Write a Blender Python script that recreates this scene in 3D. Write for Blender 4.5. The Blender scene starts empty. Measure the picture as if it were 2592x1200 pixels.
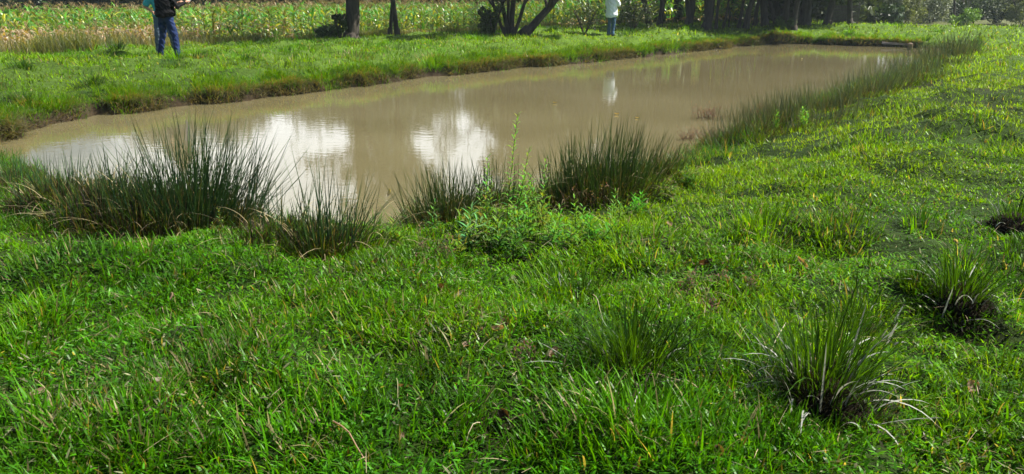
import bpy, math, random
import numpy as np
from mathutils import Vector, Matrix
rnd = random.Random(7)
rng = np.random.default_rng(11)
R = math.radians
scene = bpy.context.scene
COL = scene.collection

# ------------------------------------------------------------------ camera, world, sun, exposure
CAM_Z, F, CX, CY = 2.40, 2000.0, 1296.0, 600.0
PITCH = R(17.2)
cam = bpy.data.cameras.new('camera'); camo = bpy.data.objects.new('camera', cam); COL.objects.link(camo)
camo.location = (0, 0, CAM_Z); camo.rotation_euler = (math.pi/2 - PITCH, 0, 0)
cam.sensor_width = 36.0; cam.lens = F/2592*36; cam.clip_end = 5000; cam.clip_start = 0.05
scene.camera = camo
SUN_AZ, SUN_EL = R(12), R(50)          # azimuth measured from +x towards +y
w = bpy.data.worlds.new('World'); scene.world = w; w.use_nodes = True
nt = w.node_tree; nt.nodes.clear(); N = nt.nodes.new; L = nt.links.new
out = N('ShaderNodeOutputWorld')
sky = N('ShaderNodeTexSky'); sky.sky_type = 'NISHITA'; sky.sun_disc = False
sky.sun_elevation = SUN_EL; sky.sun_rotation = math.pi/2 - SUN_AZ
bg1 = N('ShaderNodeBackground'); bg1.inputs[1].default_value = 0.052; L(sky.outputs[0], bg1.inputs[0])
tc = N('ShaderNodeTexCoord')
mp = N('ShaderNodeMapping'); mp.inputs['Scale'].default_value = (1, 1, 2.2); L(tc.outputs['Generated'], mp.inputs[0])
nz = N('ShaderNodeTexNoise'); nz.inputs['Scale'].default_value = 2.2; nz.inputs['Detail'].default_value = 7; nz.inputs['Roughness'].default_value = .58
L(mp.outputs[0], nz.inputs['Vector'])
sx = N('ShaderNodeSeparateXYZ'); L(tc.outputs['Generated'], sx.inputs[0])
# cloud banks are thick low in the sky ahead (+y), thin elsewhere
m1 = N('ShaderNodeMath'); m1.operation = 'MULTIPLY_ADD'; L(sx.outputs[1], m1.inputs[0]); m1.inputs[1].default_value = .30; L(nz.outputs[0], m1.inputs[2])
cr = N('ShaderNodeValToRGB'); L(m1.outputs[0], cr.inputs[0])
cr.color_ramp.elements[0].position = .67; cr.color_ramp.elements[0].color = (0, 0, 0, 1)
cr.color_ramp.elements[1].position = .77; cr.color_ramp.elements[1].color = (1, 1, 1, 1)
bg2 = N('ShaderNodeBackground'); bg2.inputs[0].default_value = (.93, .97, 1, 1); bg2.inputs[1].default_value = .82
mx = N('ShaderNodeMixShader'); L(cr.outputs[0], mx.inputs[0]); L(bg1.outputs[0], mx.inputs[1]); L(bg2.outputs[0], mx.inputs[2])
L(mx.outputs[0], out.inputs[0])
sun = bpy.data.lights.new('sun', 'SUN'); suno = bpy.data.objects.new('sun', sun); COL.objects.link(suno)
sun.energy = 5.0; sun.angle = R(.5); sun.color = (1, .95, .84)
sd_ = Vector((math.cos(SUN_AZ)*math.cos(SUN_EL), math.sin(SUN_AZ)*math.cos(SUN_EL), math.sin(SUN_EL)))
suno.rotation_euler = sd_.to_track_quat('Z', 'Y').to_euler(); suno.location = (0, 0, 40)
vs = scene.view_settings; vs.view_transform = 'Standard'; vs.look = 'None'; vs.exposure = 1.36; vs.gamma = 1; vs.use_curve_mapping = False
cy = scene.cycles
cy.max_bounces = 6; cy.diffuse_bounces = 3; cy.glossy_bounces = 3; cy.transmission_bounces = 4; cy.volume_bounces = 1; cy.volume_step_rate = 10
cy.sample_clamp_indirect = 6; cy.use_denoising = True; cy.use_adaptive_sampling = True; cy.adaptive_threshold = .02

# ------------------------------------------------------------------ small helpers
def tag(o, label=None, cat=None, group=None, kind=None):
    for k, v in (('label', label), ('category', cat), ('group', group), ('kind', kind)):
        if v: o[k] = v
    return o
def empty(name, loc, rz=0):
    o = bpy.data.objects.new(name, None); COL.objects.link(o); o.location = loc; o.rotation_euler = (0, 0, rz)
    o.empty_display_size = .1
    return o
def lin(c): return tuple(((x/255+.055)/1.055)**2.4 if x > 10 else x/255/12.92 for x in c)

def vnoise(x, y, seed=0):
    xi = np.floor(x).astype(np.int64); yi = np.floor(y).astype(np.int64)
    xf = x-xi; yf = y-yi; u = xf*xf*(3-2*xf); v = yf*yf*(3-2*yf)
    def h(a, b):
        n = (a*374761393 + b*668265263 + seed*974634777) & 0xffffffff
        n = ((n ^ (n >> 13))*1274126177) & 0xffffffff
        return ((n ^ (n >> 16)) & 0xffff)/65535.0
    return (h(xi, yi)*(1-u)+h(xi+1, yi)*u)*(1-v)+(h(xi, yi+1)*(1-u)+h(xi+1, yi+1)*u)*v
def fbm(x, y, o=3, seed=0):
    s = 0; a = .5; t = 0
    for k in range(o):
        s = s+a*vnoise(x*2**k+17.3*k, y*2**k-9.1*k, seed+k); t += a; a *= .5
    return s/t
def sstep(a, b, x):
    t = np.clip((x-a)/(b-a), 0, 1); return t*t*(3-2*t)

def ray(u, v):
    c, s = math.cos(PITCH), math.sin(PITCH)
    a = (u-CX)/F; b = (CY-v)/F
    return np.array([a, c+b*s, -s+b*c])
def P(u, v, z=0.0):
    d = ray(u, v); t = (z-CAM_Z)/d[2]; return (d[0]*t, d[1]*t)

# ------------------------------------------------------------------ pond outline
far_px = [(10, 372), (28, 350), (62, 326), (120, 312), (250, 293), (380, 281), (530, 262), (680, 246), (850, 225), (1000, 207),
          (1120, 193), (1250, 180), (1380, 168), (1500, 157), (1600, 147), (1700, 137), (1790, 126), (1860, 118), (1915, 113.5), (1990, 111.5), (2100, 113), (2210, 117), (2330, 121)]
near_px = [(2400, 124), (2420, 135), (2330, 165), (2220, 205), (2080, 248), (1960, 292), (1870, 330), (1790, 372), (1715, 402), (1640, 432), (1500, 472),
           (1350, 500), (1200, 525), (1100, 552), (1010, 578), (900, 584), (760, 576), (620, 562), (420, 535), (250, 500), (115, 455), (60, 425), (25, 396)]
def chaik(p, closed=False, n=2):
    for _ in range(n):
        q = [p[0]]
        for a, b in zip(p[:-1], p[1:]):
            q += [(a[0]*.75+b[0]*.25, a[1]*.75+b[1]*.25), (a[0]*.25+b[0]*.75, a[1]*.25+b[1]*.75)]
        q.append(p[-1]); p = q
    return p
farp = chaik([P(*q) for q in far_px]); nearp = chaik([P(*q) for q in near_px])
def wob(ps, amp, seed):
    return [(x+amp*(fbm(np.array([x*1.3]), np.array([y*1.3]), 3, seed)[0]-.5)*2, y+amp*(fbm(np.array([x*1.3]), np.array([y*1.3]), 3, seed+9)[0]-.5)*2) for x, y in ps]
farp = wob(chaik(farp, n=1), .45, 3); nearp = wob(nearp, .25, 5)
poly = np.array(farp+nearp); nfar = len(farp)
A_ = poly; B_ = np.roll(poly, -1, 0)
isfar = np.zeros(len(poly)); isfar[:nfar] = 1
def pond_sd(x, y):
    x = np.atleast_1d(np.asarray(x, float)); y = np.atleast_1d(np.asarray(y, float))
    best = np.full(x.shape, 1e18); fl = np.zeros(x.shape); ins = np.zeros(x.shape, bool)
    for (ax, ay), (bx, by), f in zip(A_, B_, isfar):
        dx, dy = bx-ax, by-ay
        t = np.clip(((x-ax)*dx+(y-ay)*dy)/(dx*dx+dy*dy+1e-12), 0, 1)
        d = (x-ax-t*dx)**2+(y-ay-t*dy)**2
        m = d < best; best = np.where(m, d, best); fl = np.where(m, f, fl)
        c = ((ay > y) != (by > y))
        with np.errstate(divide='ignore', invalid='ignore'):
            xi = (bx-ax)*(y-ay)/(by-ay if by != ay else 1e-12)+ax
        ins ^= (c & (x < xi))
    d = np.sqrt(best); return np.where(ins, -d, d), fl

MOUNDS = []     # (x, y, radius, height) filled from pixel positions on a nominal plane
def mound(u, v, z, r, h):
    x, y = P(u, v, z); MOUNDS.append((x, y, r, h))
PITS = []
for (u, v, z, r, h) in [(170, 545, .5, .45, .2), (330, 560, .5, .5, .22), (500, 560, .5, .6, .22), (780, 640, .6, .35, .14), (1240, 600, .55, .3, .12), (1180, 560, .3, .4, .1), (1500, 520, .35, .6, .16),
                     (150, 690, .72, .35, .13), 
                     (2400, 420, .8, .5, .1), (2160, 360, .6, .5, .1), (2400, 200, .75, .8, .14), (2560, 240, .78, .8, .12), (2300, 320, .8, .6, .1), (1980, 80, .6, 1.0, .25),
                     (330, 137, .65, .7, .2), (160, 155, .65, .6, .14), (660, 165, .62, .6, .14), (760, 120, .62, .7, .12), (1060, 125, .6, .7, .14), (1150, 112, .6, .6, .12), (1330, 105, .6, .8, .14), (1460, 118, .5, .6, .14), (250, 215, .5, .5, .12), (480, 190, .55, .5, .12), (880, 165, .5, .5, .12), (1620, 100, .5, .8, .14), (1670, 620, .75, .4, .08), (1900, 560, .75, .5, .06), (2480, 330, .8, .6, .12)]:
    mound(u, v, z, r, h)
for (u, v, z, r, h) in [(250, 590, .65, .5, .1), (830, 660, .66, .3, .08), (1250, 660, .68, .3, .08), (2440, 800, .76, .18, .05), (2350, 205, .7, .5, .12), (2440, 265, .75, .6, .12), (2440, 100, .75, 1, .15), (2250, 105, .5, .8, .15),
                     (2570, 600, .76, .2, .1), (2500, 230, .8, .5, .1), (1740, 600, .74, .3, .06), (1280, 1100, .74, .2, .05)]:
    x, y = P(u, v, z); PITS.append((x, y, r, h))

def terrain(x, y):
    x = np.atleast_1d(np.asarray(x, float)); y = np.atleast_1d(np.asarray(y, float))
    sd, fl = pond_sd(x, y)
    wb = (fbm(x*1.7, y*1.7, 3, 2)-.5)
    farh = .20*sstep(.0, .14, sd+wb*.08)+.46*np.clip((sd-.08)/4.2, 0, 1)**.75
    farh -= .72*sstep(8.5, 15, sd)
    nearh = .76*np.clip(sd/3.3, 0, 1)**.85
    rr = np.hypot(x, y)
    nearh = nearh+.10*sstep(8, 25, x)*sstep(3, 8, sd)
    h = np.where(fl > .5, farh, nearh)
    out_ = sstep(0, 1.0, sd)
    h = h+out_*(fbm(x*.5, y*.5, 2, 21)-.5)*.14
    h = h+out_*(fbm(x*1.4, y*1.4, 3, 31)-.5)*.17*np.where(fl > .5, 2.2, np.where((x > 1.5) | (y > 12), 1.7, 1.0))
    h = h+sstep(0, .4, sd)*(fbm(x*3.6, y*3.6, 2, 41)-.5)*.10*(rr < 24)
    for mx_, my_, r, a in MOUNDS: h = h+a*np.exp(-((x-mx_)**2+(y-my_)**2)/(r*r))*sstep(-.1, .3, sd)
    for mx_, my_, r, a in PITS: h = h-a*np.exp(-((x-mx_)**2+(y-my_)**2)/(r*r))*sstep(.1, .6, sd)
    h = np.where(sd < 0, np.maximum(-1.0, -.05+sd*.5)*np.clip(-sd*6, 0, 1), h)
    h = h+np.where(rr > 90, (rr-90)*.012, 0)
    return h
def ter(x, y): return float(terrain(x, y)[0])
def PT(u, v):
    """ground point seen at a pixel"""
    d = ray(u, v); t = np.geomspace(1.5, 140, 900)
    h = terrain(d[0]*t, d[1]*t); z = CAM_Z+d[2]*t
    k = np.argmax(z < h) if (z < h).any() else len(t)-1
    tt = np.linspace(t[max(k-1, 0)], t[k], 20); h = terrain(d[0]*tt, d[1]*tt); z = CAM_Z+d[2]*tt
    k = np.argmax(z <= h) if (z <= h).any() else 19
    return (d[0]*tt[k], d[1]*tt[k], float(h[k]))
def AT(u, dist, dz=0):
    x = (u-CX)/F*dist*1.0; 
    # depth along the optical axis differs from ground distance by the pitch
    x = (u-CX)/F*(dist*math.cos(PITCH)+1.8*math.sin(PITCH))
    return (x, dist, ter(x, dist)+dz)

# ------------------------------------------------------------------ numpy mesh writer
def npmesh(name, V, faces4=None, faces3=None, colors=None, mat=None, smooth=False, parent=None, mats=None, matidx=None):
    me = bpy.data.meshes.new(name)
    V = np.asarray(V, np.float32); me.vertices.add(len(V)); me.vertices.foreach_set('co', V.ravel())
    parts = []; cnt = []
    if faces4 is not None and len(faces4): parts.append(np.asarray(faces4, np.int32).ravel()); cnt.append(np.full(len(faces4), 4, np.int32))
    if faces3 is not None and len(faces3): parts.append(np.asarray(faces3, np.int32).ravel()); cnt.append(np.full(len(faces3), 3, np.int32))
    li = np.concatenate(parts); ct = np.concatenate(cnt); st = np.concatenate([[0], np.cumsum(ct)[:-1]]).astype(np.int32)
    me.loops.add(len(li)); me.loops.foreach_set('vertex_index', li)
    me.polygons.add(len(ct)); me.polygons.foreach_set('loop_start', st); me.polygons.foreach_set('loop_total', ct)
    if matidx is not None: me.polygons.foreach_set('material_index', np.asarray(matidx, np.int32))
    me.polygons.foreach_set('use_smooth', np.full(len(ct), smooth))
    if colors is not None:
        a = me.color_attributes.new('tint', 'FLOAT_COLOR', 'POINT')
        c = np.ones((len(V), 4), np.float32); c[:, :3] = colors; a.data.foreach_set('color', c.ravel())
    me.update(calc_edges=True)
    for m in (mats or ([mat] if mat else [])): me.materials.append(m)
    o = bpy.data.objects.new(name, me); COL.objects.link(o)
    if parent: o.parent = parent
    return o

def ribbons(base, dirs, length, width, curve, side_ang=None, segs=2, taper=1.0, droop=None):
    """grass-like blades. base (n,3); dirs (n,2) horizontal lean direction; curve=(lean0, lean1) radians arrays; returns V, quads, tris, nvert per blade"""
    n = len(base)
    l0, l1 = curve
    ang = np.arctan2(dirs[:, 1], dirs[:, 0]) if side_ang is None else side_ang
    sx_, sy_ = -np.sin(ang), np.cos(ang)
    pts = [base.copy()]; seg = length/segs
    for k in range(segs):
        a = l0+(l1-l0)*((k+.5)/segs)
        p = pts[-1].copy()
        p[:, 0] += np.sin(a)*dirs[:, 0]*seg; p[:, 1] += np.sin(a)*dirs[:, 1]*seg; p[:, 2] += np.cos(a)*seg
        pts.append(p)
    V = np.zeros((n, 2*segs+1, 3))
    for k in range(segs):
        wv = width*(1-(k/segs)**1.6*.75*taper) * (0.7 if k == 0 else 1)
        V[:, 2*k, :] = pts[k]; V[:, 2*k+1, :] = pts[k]
        V[:, 2*k, 0] -= sx_*wv/2; V[:, 2*k, 1] -= sy_*wv/2
        V[:, 2*k+1, 0] += sx_*wv/2; V[:, 2*k+1, 1] += sy_*wv/2
    V[:, 2*segs, :] = pts[segs]
    b = (np.arange(n)*(2*segs+1))[:, None]
    q = np.concatenate([b+np.array([[2*k, 2*k+1, 2*k+3, 2*k+2]]) for k in range(segs-1)], 0) if segs > 1 else None
    t = b+np.array([[2*segs-2, 2*segs-1, 2*segs]])
    return V.reshape(-1, 3), q, t, 2*segs+1

# ------------------------------------------------------------------ materials
def mat_leaf(name, trans=.35, rough=.5, spec=.35, tcol=(1.25, 1.15, .45), base=None, noise=None):
    m = bpy.data.materials.new(name); m.use_nodes = True; t = m.node_tree; t.nodes.clear()
    o = t.nodes.new('ShaderNodeOutputMaterial'); pb = t.nodes.new('ShaderNodeBsdfPrincipled'); tr = t.nodes.new('ShaderNodeBsdfTranslucent')
    mix = t.nodes.new('ShaderNodeMixShader'); mix.inputs[0].default_value = trans
    if base is None:
        at = t.nodes.new('ShaderNodeAttribute'); at.attribute_name = 'tint'; c = at.outputs[0]
    else:
        rgb = t.nodes.new('ShaderNodeRGB'); rgb.outputs[0].default_value = (*base, 1); c = rgb.outputs[0]
        nz = t.nodes.new('ShaderNodeTexNoise'); nz.inputs['Scale'].default_value = noise or 3; nz.inputs['Detail'].default_value = 4
        hs = t.nodes.new('ShaderNodeHueSaturation')
        mr = t.nodes.new('ShaderNodeMapRange'); mr.inputs[3].default_value = .45; mr.inputs[4].default_value = 1.6
        t.links.new(nz.outputs[0], mr.inputs[0]); t.links.new(mr.outputs[0], hs.inputs['Value']); t.links.new(c, hs.inputs['Color']); c = hs.outputs[0]
    ml = t.nodes.new('ShaderNodeMix'); ml.data_type = 'RGBA'; ml.blend_type = 'MULTIPLY'; ml.inputs[0].default_value = 1
    ml.inputs[7].default_value = (*tcol, 1); t.links.new(c, ml.inputs[6])
    t.links.new(c, pb.inputs['Base Color']); t.links.new(ml.outputs[2], tr.inputs[0])
    pb.inputs['Roughness'].default_value = rough; pb.inputs['Specular IOR Level'].default_value = spec
    t.links.new(pb.outputs[0], mix.inputs[1]); t.links.new(tr.outputs[0], mix.inputs[2]); t.links.new(mix.outputs[0], o.inputs[0])
    return m
def mat_solid(name, col, rough=.8, spec=.3, c2=None, scale=8, bump=.3, stretch=(1, 1, 1), bdist=.01):
    m = bpy.data.materials.new(name); m.use_nodes = True; t = m.node_tree
    pb = t.nodes['Principled BSDF']; pb.inputs['Roughness'].default_value = rough; pb.inputs['Specular IOR Level'].default_value = spec
    tc = t.nodes.new('ShaderNodeTexCoord'); mp = t.nodes.new('ShaderNodeMapping'); mp.inputs['Scale'].default_value = stretch
    t.links.new(tc.outputs['Object'], mp.inputs[0])
    nz = t.nodes.new('ShaderNodeTexNoise'); nz.inputs['Scale'].default_value = scale; nz.inputs['Detail'].default_value = 6; nz.inputs['Roughness'].default_value = .65
    t.links.new(mp.outputs[0], nz.inputs[0])
    cr = t.nodes.new('ShaderNodeValToRGB'); c2 = c2 or tuple(x*.55 for x in col)
    cr.color_ramp.elements[0].position = .35; cr.color_ramp.elements[0].color = (*c2, 1); cr.color_ramp.elements[1].position = .65; cr.color_ramp.elements[1].color = (*col, 1)
    t.links.new(nz.outputs[0], cr.inputs[0]); t.links.new(cr.outputs[0], pb.inputs['Base Color'])
    if bump:
        b = t.nodes.new('ShaderNodeBump'); b.inputs['Strength'].default_value = bump; b.inputs['Distance'].default_value = bdist
        t.links.new(nz.outputs[0], b.inputs['Height']); t.links.new(b.outputs[0], pb.inputs['Normal'])
    return m
M_grass = mat_leaf('grass_blades', .5, .34, .10, (1.5, 1.25, .25))
M_straw = mat_leaf('straw', .3, .5, .15, (1.0, .97, .85))
M_rush = mat_leaf('rush_stems', .15, .4, .22)
M_corn = mat_leaf('corn_leaves', .36, .34, .35, (1.5, 1.25, .35))
M_crown = mat_leaf('tree_leaves', .25, .5, .35, (1.1, 1.1, .5))
M_bark = mat_solid('bark', (.075, .062, .05), .9, .2, (.03, .026, .022), 9, .8, (1, 1, .25), .03)
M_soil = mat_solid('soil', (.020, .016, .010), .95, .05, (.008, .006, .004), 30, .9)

def mat_ground():
    m = bpy.data.materials.new('turf_ground'); m.use_nodes = True; t = m.node_tree; pb = t.nodes['Principled BSDF']
    pb.inputs['Roughness'].default_value = .95; pb.inputs['Specular IOR Level'].default_value = .1
    at = t.nodes.new('ShaderNodeAttribute'); at.attribute_name = 'tint'
    ge = t.nodes.new('ShaderNodeNewGeometry')
    nz = t.nodes.new('ShaderNodeTexNoise'); nz.inputs['Scale'].default_value = 18; nz.inputs['Detail'].default_value = 8; nz.inputs['Roughness'].default_value = .7
    t.links.new(ge.outputs['Position'], nz.inputs['Vector'])
    mr = t.nodes.new('ShaderNodeMapRange'); mr.inputs[1].default_value = .3; mr.inputs[2].default_value = .7; mr.inputs[3].default_value = .35; mr.inputs[4].default_value = 1.5
    t.links.new(nz.outputs[0], mr.inputs[0])
    hs = t.nodes.new('ShaderNodeHueSaturation'); t.links.new(at.outputs[0], hs.inputs['Color']); t.links.new(mr.outputs[0], hs.inputs['Value'])
    t.links.new(hs.outputs[0], pb.inputs['Base Color'])
    b = t.nodes.new('ShaderNodeBump'); b.inputs['Strength'].default_value = .8; b.inputs['Distance'].default_value = .04
    t.links.new(nz.outputs[0], b.inputs['Height']); t.links.new(b.outputs[0], pb.inputs['Normal'])
    return m
def mat_water():
    m = bpy.data.materials.new('muddy_water'); m.use_nodes = True; t = m.node_tree; pb = t.nodes['Principled BSDF']
    ge = t.nodes.new('ShaderNodeNewGeometry')
    n1 = t.nodes.new('ShaderNodeTexNoise'); n1.inputs['Scale'].default_value = .35; n1.inputs['Detail'].default_value = 3
    t.links.new(ge.outputs['Position'], n1.inputs['Vector'])
    cr = t.nodes.new('ShaderNodeValToRGB'); cr.color_ramp.elements[0].position = .35; cr.color_ramp.elements[1].position = .7
    cr.color_ramp.elements[0].color = (.112, .096, .048, 1); cr.color_ramp.elements[1].color = (.138, .120, .064, 1)
    t.links.new(n1.outputs[0], cr.inputs[0]); t.links.new(cr.outputs[0], pb.inputs['Base Color'])
    pb.inputs['Roughness'].default_value = .03; pb.inputs['IOR'].default_value = 1.33; pb.inputs['Specular IOR Level'].default_value = .5
    n2 = t.nodes.new('ShaderNodeTexNoise'); n2.inputs['Scale'].default_value = 5; n2.inputs['Detail'].default_value = 4
    mp = t.nodes.new('ShaderNodeMapping'); mp.inputs['Scale'].default_value = (1, 1.5, 1); mp.inputs['Rotation'].default_value = (0, 0, .4)
    t.links.new(ge.outputs['Position'], mp.inputs[0]); t.links.new(mp.outputs[0], n2.inputs['Vector'])
    b = t.nodes.new('ShaderNodeBump'); b.inputs['Strength'].default_value = .22; b.inputs['Distance'].default_value = .006
    t.links.new(n2.outputs[0], b.inputs['Height']); t.links.new(b.outputs[0], pb.inputs['Normal'])
    return m

# ------------------------------------------------------------------ ground sheet and water
def build_ground():
    rs = np.concatenate([[0.0], np.geomspace(.35, 60, 620), np.geomspace(62, 2500, 60)])
    th = np.concatenate([np.linspace(R(48), R(132), 420), np.linspace(R(135), R(48+360-3), 70)])
    nr, nt_ = len(rs), len(th)
    X = rs[:, None]*np.cos(th)[None]; Y = rs[:, None]*np.sin(th)[None]
    x, y = X.ravel(), Y.ravel()
    z = terrain(x, y)
    i = np.arange(nr-1)[:, None]*nt_; j = np.arange(nt_)[None]
    a = (i+j).ravel(); b = (i+(j+1) % nt_).ravel(); q = np.stack([a, a+nt_, b+nt_, b], 1)
    sd, fl = pond_sd(x, y)
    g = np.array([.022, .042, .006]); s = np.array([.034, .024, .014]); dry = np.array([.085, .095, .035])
    k = fbm(x*1.1, y*1.1, 3, 50)
    c = g[None]*(.7+.6*k[:, None])
    far = sstep(14, 30, np.hypot(x, y))[:, None]
    c = c*(1-far)+np.array([.075, .135, .016])*far*(.8+.4*k[:, None])
    f2 = sstep(9.5, 11.5, sd)[:, None]*(fl[:, None] > .5)
    c = c*(1-f2)+dry[None]*f2
    so = np.clip(1-sstep(.10, .34, sd+.25*(k-.5))[:, None], 0, 1)  # bare bank soil; the edge shadow is put into this dark colour too
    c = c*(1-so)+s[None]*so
    for mx_, my_, r, a_ in PITS+MOUNDS[:7]:  # soil in pits and on clump mounds, with their shade painted into it
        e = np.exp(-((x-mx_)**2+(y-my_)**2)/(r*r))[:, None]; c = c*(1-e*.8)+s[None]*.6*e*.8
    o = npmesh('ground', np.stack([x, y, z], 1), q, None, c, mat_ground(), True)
    tag(o, kind='structure')
def build_water():
    # a flat sheet a little larger than the outline; the banks cut it
    gx = np.arange(poly[:, 0].min()-1, poly[:, 0].max()+1.4, .4); gy = np.arange(poly[:, 1].min()-1, poly[:, 1].max()+1.4, .4)
    nx, ny = len(gx), len(gy); X, Y = np.meshgrid(gx, gy); sd, _ = pond_sd(X.ravel(), Y.ravel()); ok = (sd < .75).reshape(ny, nx)
    F = [(j*nx+i, j*nx+i+1, (j+1)*nx+i+1, (j+1)*nx+i) for j in range(ny-1) for i in range(nx-1) if ok[j, i] and ok[j+1, i] and ok[j, i+1] and ok[j+1, i+1]]
    used = sorted({k for f in F for k in f}); mp_ = {k: n for n, k in enumerate(used)}
    me = bpy.data.meshes.new('pond_water'); me.from_pydata([(X.ravel()[k], Y.ravel()[k], 0) for k in used], [], [tuple(mp_[k] for k in f) for f in F]); me.update()
    me.materials.append(mat_water())
    o = bpy.data.objects.new('pond_water', me); COL.objects.link(o); tag(o, kind='structure')
build_ground(); build_water()

# ------------------------------------------------------------------ lawn grass
def blade_batch(x, y, length, width, lean0, lean1, col, segs=2, zoff=-.005, z=None):
    n = len(x); a = rng.uniform(0, 2*math.pi, n); d = np.stack([np.cos(a), np.sin(a)], 1)
    if z is None: z = terrain(x, y)
    base = np.stack([x, y, z+zoff], 1)
    side = a+rng.normal(0, .5, n)
    V, q, t, k = ribbons(base, d, length, width, (lean0, lean1), side, segs)
    C = np.repeat(col, k, 0)
    return V, q, t, C
def merge(name, batches, mat, parent=None):
    Vs, Qs, Ts, Cs = [], [], [], []; off = 0
    for V, q, t, C in batches:
        Vs.append(V); Cs.append(C)
        if q is not None: Qs.append(q+off)
        if t is not None: Ts.append(t+off)
        off += len(V)
    return npmesh(name, np.concatenate(Vs), np.concatenate(Qs) if Qs else None, np.concatenate(Ts) if Ts else None, np.concatenate(Cs), mat, False, parent)
GREEN = np.array([.054, .185, .003]); YG = np.array([.148, .275, .003]); DRY = np.array([.27, .24, .11]); DARK = np.array([.032, .085, .014])
TUSS = [(*PT(u, v)[:2], r) for u, v, r in ((2080, 1030, .22), (1600, 945, .22), (2430, 780, .19), (2592, 590, .2), (1470, 765, .14), (2185, 845, .12))]
def lawn_colors(x, y, dryf=.05):
    n = len(x)
    k = fbm(x*.45, y*.45, 3, 60); k2 = fbm(x*2.3, y*2.3, 2, 61)
    rt = .2+sstep(-.5, 4, x)*sstep(4, 9, y)*.7+sstep(14, 22, y)*.5  # right turf painted yellower for glancing sunlight; far turf yellower too
    f = np.clip((k-.42)*2.2+rt+rng.normal(0, .22, n), 0, 1)[:, None]
    c = GREEN*(1-f)+YG*f
    dk = np.clip((.45-k2)*3+rng.normal(0, .2, n), 0, 1)[:, None]*.6
    c = c*(1-dk)+DARK*dk
    # straw patch near lower left, a few straw blades everywhere
    pt = 0
    for u, v, q in ((300, 960, .45), (150, 1090, .15), (760, 800, .12), (2330, 1130, .15), (1180, 880, .12), (1900, 660, .15), (1050, 700, .1), (500, 1000, .25), (1620, 640, .1), (2150, 560, .2)):
        px, py = P(u, v, .75); pt = pt+np.exp(-((x-px)**2+(y-py)**2)/q)
    m = rng.random(n) < dryf+.09*pt+.10*np.clip((k2-.6)*4, 0, 1)
    c[m] = DRY*rng.uniform(.5, 1.15, (m.sum(), 1))
    return c*rng.uniform(.3, 1.5, (n, 1))
def sample(r0, r1, dens, half=43):
    h = R(half); area = h*(r1*r1-r0*r0); n = int(area*dens)
    r = np.sqrt(rng.uniform(r0*r0, r1*r1, n)); a = rng.uniform(-h, h, n)
    return r*np.sin(a), r*np.cos(a)
def lawn(r0, r1, dens, lmin, lmax, wmin, wmax, segs=2, thr=.22):
    x, y = sample(r0, r1, dens); sd, fl = pond_sd(x, y)
    k = fbm(x*3.1, y*3.1, 2, 70)
    m = (sd > np.where(fl > .5, .12, thr)) & ~((fl > .5) & (sd > 11.5)) & (rng.random(len(x)) < 2.6*k-.35)
    for mx_, my_, r, a_ in PITS[:6]: m &= rng.random(len(x)) > 1.0*np.exp(-((x-mx_)**2+(y-my_)**2)/(r*r))
    for tx, ty, tr in TUSS: m &= ((x-tx)**2+(y-ty)**2 > (tr*rng.uniform(.7, 1.15, len(x)))**2)
    x, y, k = x[m], y[m], k[m]; n = len(x)
    big = np.clip((fbm(x*1.3, y*1.3, 2, 71)-.45)*3, 0, 1)
    L_ = rng.uniform(lmin, lmax, n)*(.35+.75*k+.95*big); W = rng.uniform(wmin, wmax, n)
    l0 = rng.uniform(0, 1.25, n); l1 = l0+rng.uniform(.1, 1.1, n)
    return blade_batch(x, y, L_, W, l0, l1, lawn_colors(x, y), segs)
def clover(r0, r1, dens):
    x, y = sample(r0, r1, dens); sd, fl = pond_sd(x, y); m = sd > .4; x, y = x[m], y[m]; n = len(x)
    l0 = rng.uniform(.6, 1.5, n)
    c = lawn_colors(x, y, .03)*np.array([.9, 1.05, 1.3])
    return blade_batch(x, y, rng.uniform(.02, .05, n), rng.uniform(.008, .016, n), l0, l0+.3, c, 2, rng.uniform(.01, .05, n))
o = merge('lawn_grass', [lawn(1.5, 5, 5200, .03, .085, .006, .0115), clover(1.6, 5.5, 1900), lawn(5, 10, 2200, .035, .09, .008, .014), clover(5.5, 10, 400)], M_grass)
tag(o, 'short lush green grass of the near bank, littered with straw', 'grass', kind='stuff')
o = merge('bank_grass', [lawn(10, 20, 650, .06, .13, .009, .018), lawn(20, 34, 170, .09, .17, .02, .035, thr=.5), lawn(34, 75, 45, .10, .2, .035, .07, thr=.5)], M_grass)
tag(o, 'bright short grass of the far bank and distant pasture', 'grass', kind='stuff')

# longer tufts of grass scattered in the lawn (dense foreground patches)
def tufts(specs, name, label):
    B = []
    specs = specs+[(rnd.uniform(-60, 2650), rnd.uniform(640, 1190) if rnd.random() < .75 else rnd.uniform(560, 700), rnd.randint(60, 190), rnd.uniform(.10, .30), rnd.uniform(.10, .17), rnd.uniform(.5, 1.0), rnd.uniform(.55, 1.15)) for _ in range(90)]
    for (u, v, n, rad, L_, spread, cm) in specs:
        x0, y0, z0 = PT(u, v)
        a = rng.uniform(0, 6.283, n); r = rad*np.sqrt(rng.random(n)); x = x0+r*np.cos(a); y = y0+r*np.sin(a)
        d = np.stack([np.cos(a+rng.normal(0, .6, n)), np.sin(a+rng.normal(0, .6, n))], 1)
        l0 = spread*(r/rad)*rng.uniform(.2, 1, n); l1 = l0+rng.uniform(.2, 1.3, n)
        base = np.stack([x, y, terrain(x, y)-.01], 1)
        V, q, t, k = ribbons(base, d, L_*rng.uniform(.5, 1.15, n), rng.uniform(.005, .011, n), (l0, l1), None, 4)
        B.append((V, q, t, np.repeat(lawn_colors(x, y, .06)*cm, k, 0)))
    o = merge(name, B, M_grass); tag(o, label, 'grass', kind='stuff')
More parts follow.
